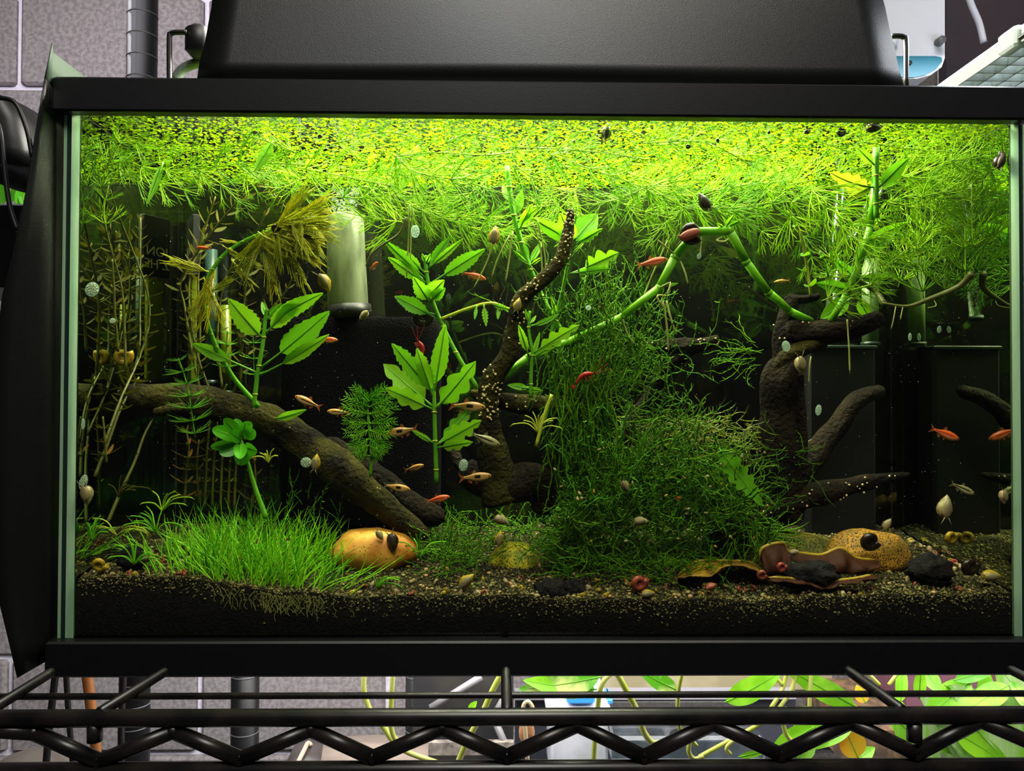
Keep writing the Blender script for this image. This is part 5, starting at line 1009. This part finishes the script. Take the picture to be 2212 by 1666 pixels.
# pothos
PST = M('pothos_stem', c(176, 190, 60), .4, c(196, 200, 110), 30, transl=.15)
def vein_leaf_mat(name, a, b_): return M(name, a, .35, b_, 34, .45, .62, transl=.3, var=.1, stretch=(1, 1, 1))
PL1 = vein_leaf_mat('pothos_green', c(110, 178, 24), c(140, 205, 40)); PL2 = vein_leaf_mat('pothos_marbled', c(84, 160, 30), c(206, 214, 130)); PL3 = M('autumn_leaf', c(226, 150, 24), .45, c(210, 170, 40), 30, transl=.3)
STR = M('striped_leaf', c(172, 196, 140), .4, c(110, 170, 40), 1.0, .35, .6, transl=.3, stretch=(70, 2, 10))
pt = thing('pothos', 'trailing pothos with yellow green stems hanging below the tank', 'potted plant', P(1300, 1640, .35))
for pth, w_ in (([(789, 1440), (786, 1490), (800, 1535), (828, 1570), (848, 1600), (880, 1625), (950, 1650)], 12), ([(850, 1440), (846, 1500), (844, 1560), (850, 1590), (862, 1605)], 11), ([(1092, 1440), (1065, 1490), (1040, 1545), (1010, 1600), (980, 1670)], 13), ([(1325, 1450), (1300, 1480), (1290, 1540), (1285, 1600), (1280, 1680)], 11), ([(1330, 1450), (1352, 1490), (1378, 1540), (1390, 1580), (1408, 1604), (1424, 1606)], 13), ([(1474, 1450), (1466, 1490), (1464, 1540), (1470, 1580), (1490, 1596), (1505, 1612)], 9), ([(1510, 1636), (1580, 1598), (1640, 1565), (1690, 1530)], 10), ([(1578, 1630), (1570, 1615), (1600, 1590), (1660, 1555), (1700, 1530)], 9), ([(1490, 1600), (1488, 1625), (1500, 1640), (1520, 1635)], 10)):
    part(B().tube(cr(WO(pth, .3+U(-.03, .03)), 6), w_*S(.3)/2, 8), 'vine', PST, pt)
for bp, tp, w_, mt in (((1300, 1462), (1120, 1490), 70, PL2), ((1290, 1490), (1130, 1470), 60, PL1), ((1465, 1492), (1380, 1450), 44, PL2), ((1395, 1622), (1500, 1590), 26, PL1), ((1565, 1518), (1690, 1450), 60, PL1), ((1595, 1636), (1665, 1620), 16, PL1)):
    leaf(pt, bp, tp, w_, .3, .3, mt, 0, 0, pet=.04, fold=.15, name='pothos_leaf')
p2 = thing('leafy_houseplant', 'crowd of broad yellow green leaves at the lower right under the tank', 'potted plant', P(1800, 1640, .4))
for pth, w_ in (([(1665, 1530), (1690, 1490), (1700, 1450)], 9), ([(1680, 1535), (1710, 1490), (1720, 1450)], 9), ([(1748, 1540), (1750, 1490), (1752, 1450)], 9), ([(1690, 1480), (1672, 1460), (1660, 1440)], 9), ([(1690, 1560), (1700, 1590), (1720, 1610)], 10), ([(1900, 1480), (1880, 1460), (1860, 1440)], 8), ([(1920, 1480), (1935, 1460), (1950, 1440)], 8)):
    part(B().tube(cr(WO(pth, .33), 6), w_*S(.33)/2, 8), 'petiole', PST, p2)
for bp, tp, w_, mt in (((1850, 1528), (1690, 1440), 60, PL1), ((1860, 1545), (1760, 1475), 40, PL1), ((1790, 1560), (1690, 1545), 66, PL1), ((1760, 1570), (1660, 1630), 54, PL1), ((1845, 1560), (1750, 1620), 50, PL1), ((1722, 1640), (1760, 1590), 50, PL1), ((1830, 1650), (1890, 1615), 44, PL1), ((1855, 1640), (1820, 1565), 70, PL3), ((1880, 1560), (1780, 1500), 40, PL3), ((1870, 1520), (1850, 1480), 34, PL3), ((1835, 1560), (1940, 1550), 22, PL1), ((1945, 1520), (1950, 1430), 30, PL1), ((1985, 1510), (1990, 1440), 30, PL1)):
    leaf(p2, bp, tp, w_, .36, .36+U(-.04, .03), mt, 0, 0, pet=.05, fold=.2, name='broad_leaf')
p3 = thing('striped_plant', 'large pale striped strap leaves filling the lower right corner', 'potted plant', P(2120, 1640, .45))
for bp, tp, w_, mt in (((2000, 1450), (2035, 1500), 40, PL1), ((2200, 1660), (1985, 1500), 130, STR), ((2280, 1660), (2050, 1480), 130, STR), ((2300, 1640), (2150, 1430), 120, STR), ((1930, 1550), (2035, 1650), 80, STR), ((2000, 1530), (2090, 1660), 80, STR), ((1960, 1600), (1930, 1500), 60, PL1), ((2100, 1470), (1990, 1560), 70, PL1), ((2180, 1480), (2080, 1540), 60, PL1), ((2060, 1580), (2190, 1660), 60, PL1), ((2040, 1480), (2160, 1560), 60, PL1), ((2130, 1540), (2130, 1440), 44, PL1), ((2060, 1470), (2150, 1450), 34, PL2), ((2010, 1600), (2100, 1640), 30, PL1), ((2240, 1540), (2180, 1470), 40, PL2)):
    leaf(p3, bp, tp, w_, .4, .42+U(-.06, .03), mt, 0, 0, pet=.04, fold=.12, name='strap_leaf')
b = B(); a, b_ = P(1300, 1492, .8), P(2300, 1420, .8); 
bx('planter_box', 'beige planter box behind the leaves under the tank', 'planter', 1300, 1800, 1440, 1494, .75, .1, M('planter_beige', c(170, 160, 128), .7, c(150, 140, 110), 14), 'wall')
bx('plant_pot', 'dusky pink pot behind the striped leaves', 'pot', 1960, 2240, 1440, 1540, .6, .1, M('pot_pink', c(110, 70, 84), .6), 'pot')
bx('soil_tray', 'tray of dark brown potting soil and litter at the lower right', 'tray', 1860, 2000, 1575, 1690, .5, .2, M('litter', c(70, 56, 44), .9, c(120, 90, 60), 60), 'tray')
# ------------------------------------------------------------------ tell alike things apart by what they lie beside
RI = R3.inverted()
def pj(p):
    q = RI @ (V(p)-CP); return (1106+F*q.x/-q.z, 833-F*q.y/-q.z)
ORD = 'first second third fourth fifth sixth seventh eighth ninth tenth eleventh twelfth thirteenth fourteenth fifteenth sixteenth seventeenth eighteenth nineteenth twentieth'.split()
ZS = [(430, 'at the left end of the soil'), (600, 'below the left half of the hairgrass'), (760, 'below the right half of the hairgrass'), (960, 'below the orange pebble'), (1120, 'below the left of the lime stone'), (1260, 'by the front soil lumps'), (1440, 'around the large pink snail'), (1640, 'by the yellow dead leaf'), (1770, 'under the left of the curled leaf'), (1900, 'under the right of the curled leaf'), (2050, 'around the black crumbly stone'), (2120, 'left of the yellow corner snail'), (9999, 'by the right glass')]
ZT = [(400, 'over the left olive stems'), (650, 'over the broad left plant'), (900, 'over the frosted tube'), (1130, 'over the tall serrated plant'), (1330, 'by the twisted branch tip'), (1500, 'left of the bent stem corner'), (1700, 'over the bent stem'), (1900, 'over the right trunk'), (9999, 'at the right end')]
ZM = [(1240, 'at the left edge of the moss mound'), (1290, 'on the left flank of the moss mound'), (1340, 'left of the mound middle'), (1400, 'near the mound middle'), (1450, 'in the middle of the moss mound'), (1500, 'just right of the mound middle'), (1570, 'right of the mound middle'), (1620, 'on the lower right of the moss mound'), (9999, 'on the right flank of the moss mound')]
def rank(group, what, zones):
    zn = {}
    for o in list(COL.objects):
        if o.get('group') == group:
            p = V(o.location); x = pj(p)[0]
            if group.startswith('hornwort'): x = pj(p)[0]
            z = next(t for lim, t in zones if x < lim); zn.setdefault(z, []).append((x, o))
    for z, it in zn.items():
        it.sort(key=lambda q: q[0])
        for i, (x, o) in enumerate(it):
            o['label'] = f'{what} {z}' if len(it) == 1 else (f'{ORD[i]} {what} from the left {z}' if i < len(ORD) else o['label'])
rank('small pale shells scattered on the soil', 'tiny pale shell', ZS)
rank('small pink snails scattered on the soil', 'tiny pink coiled snail', ZS)
rank('small cream coiled snails scattered on the soil', 'tiny cream snail', ZS)
rank('small dark snails scattered on the soil', 'tiny dark coiled snail', ZS)
rank('tiny snails on the moss mound', 'tiny cream snail', ZM)
rank('tiny dark snails under the surface', 'tiny dark silhouette snail', ZT)
rank('tiny snails in the hairgrass', 'tiny brownish grass snail', ZS)
rank('loose oval leaves floating at the surface', 'loose oval floating leaf', ZT)
rank(GU, 'dark strand under the mat', ZT)
rank(GM, 'bright strand in the tangle', ZT)
rank(GR_, 'dense hanging strand', ZT)
rank(GL, 'green strand below the fronds', ZT)
rank('thin roots hanging in open water', 'thin pale hanging root', ZT)
rank(G1, 'slender olive leafy stem rooted', [(300, 'beside the left glass'), (430, 'behind the left end of the log'), (9999, 'behind the feathery yellow stem')])
rank(G2, 'bare olive stem below the log', [(9999, 'near the left glass')])
rank(G3, 'straight green stem', [(9999, 'behind the round leaf cluster')])
rank(G4, 'short reddish olive shoot', [(300, 'near the left glass'), (460, 'behind the hairgrass'), (520, 'above the log'), (9999, 'right of the round leaf cluster')])
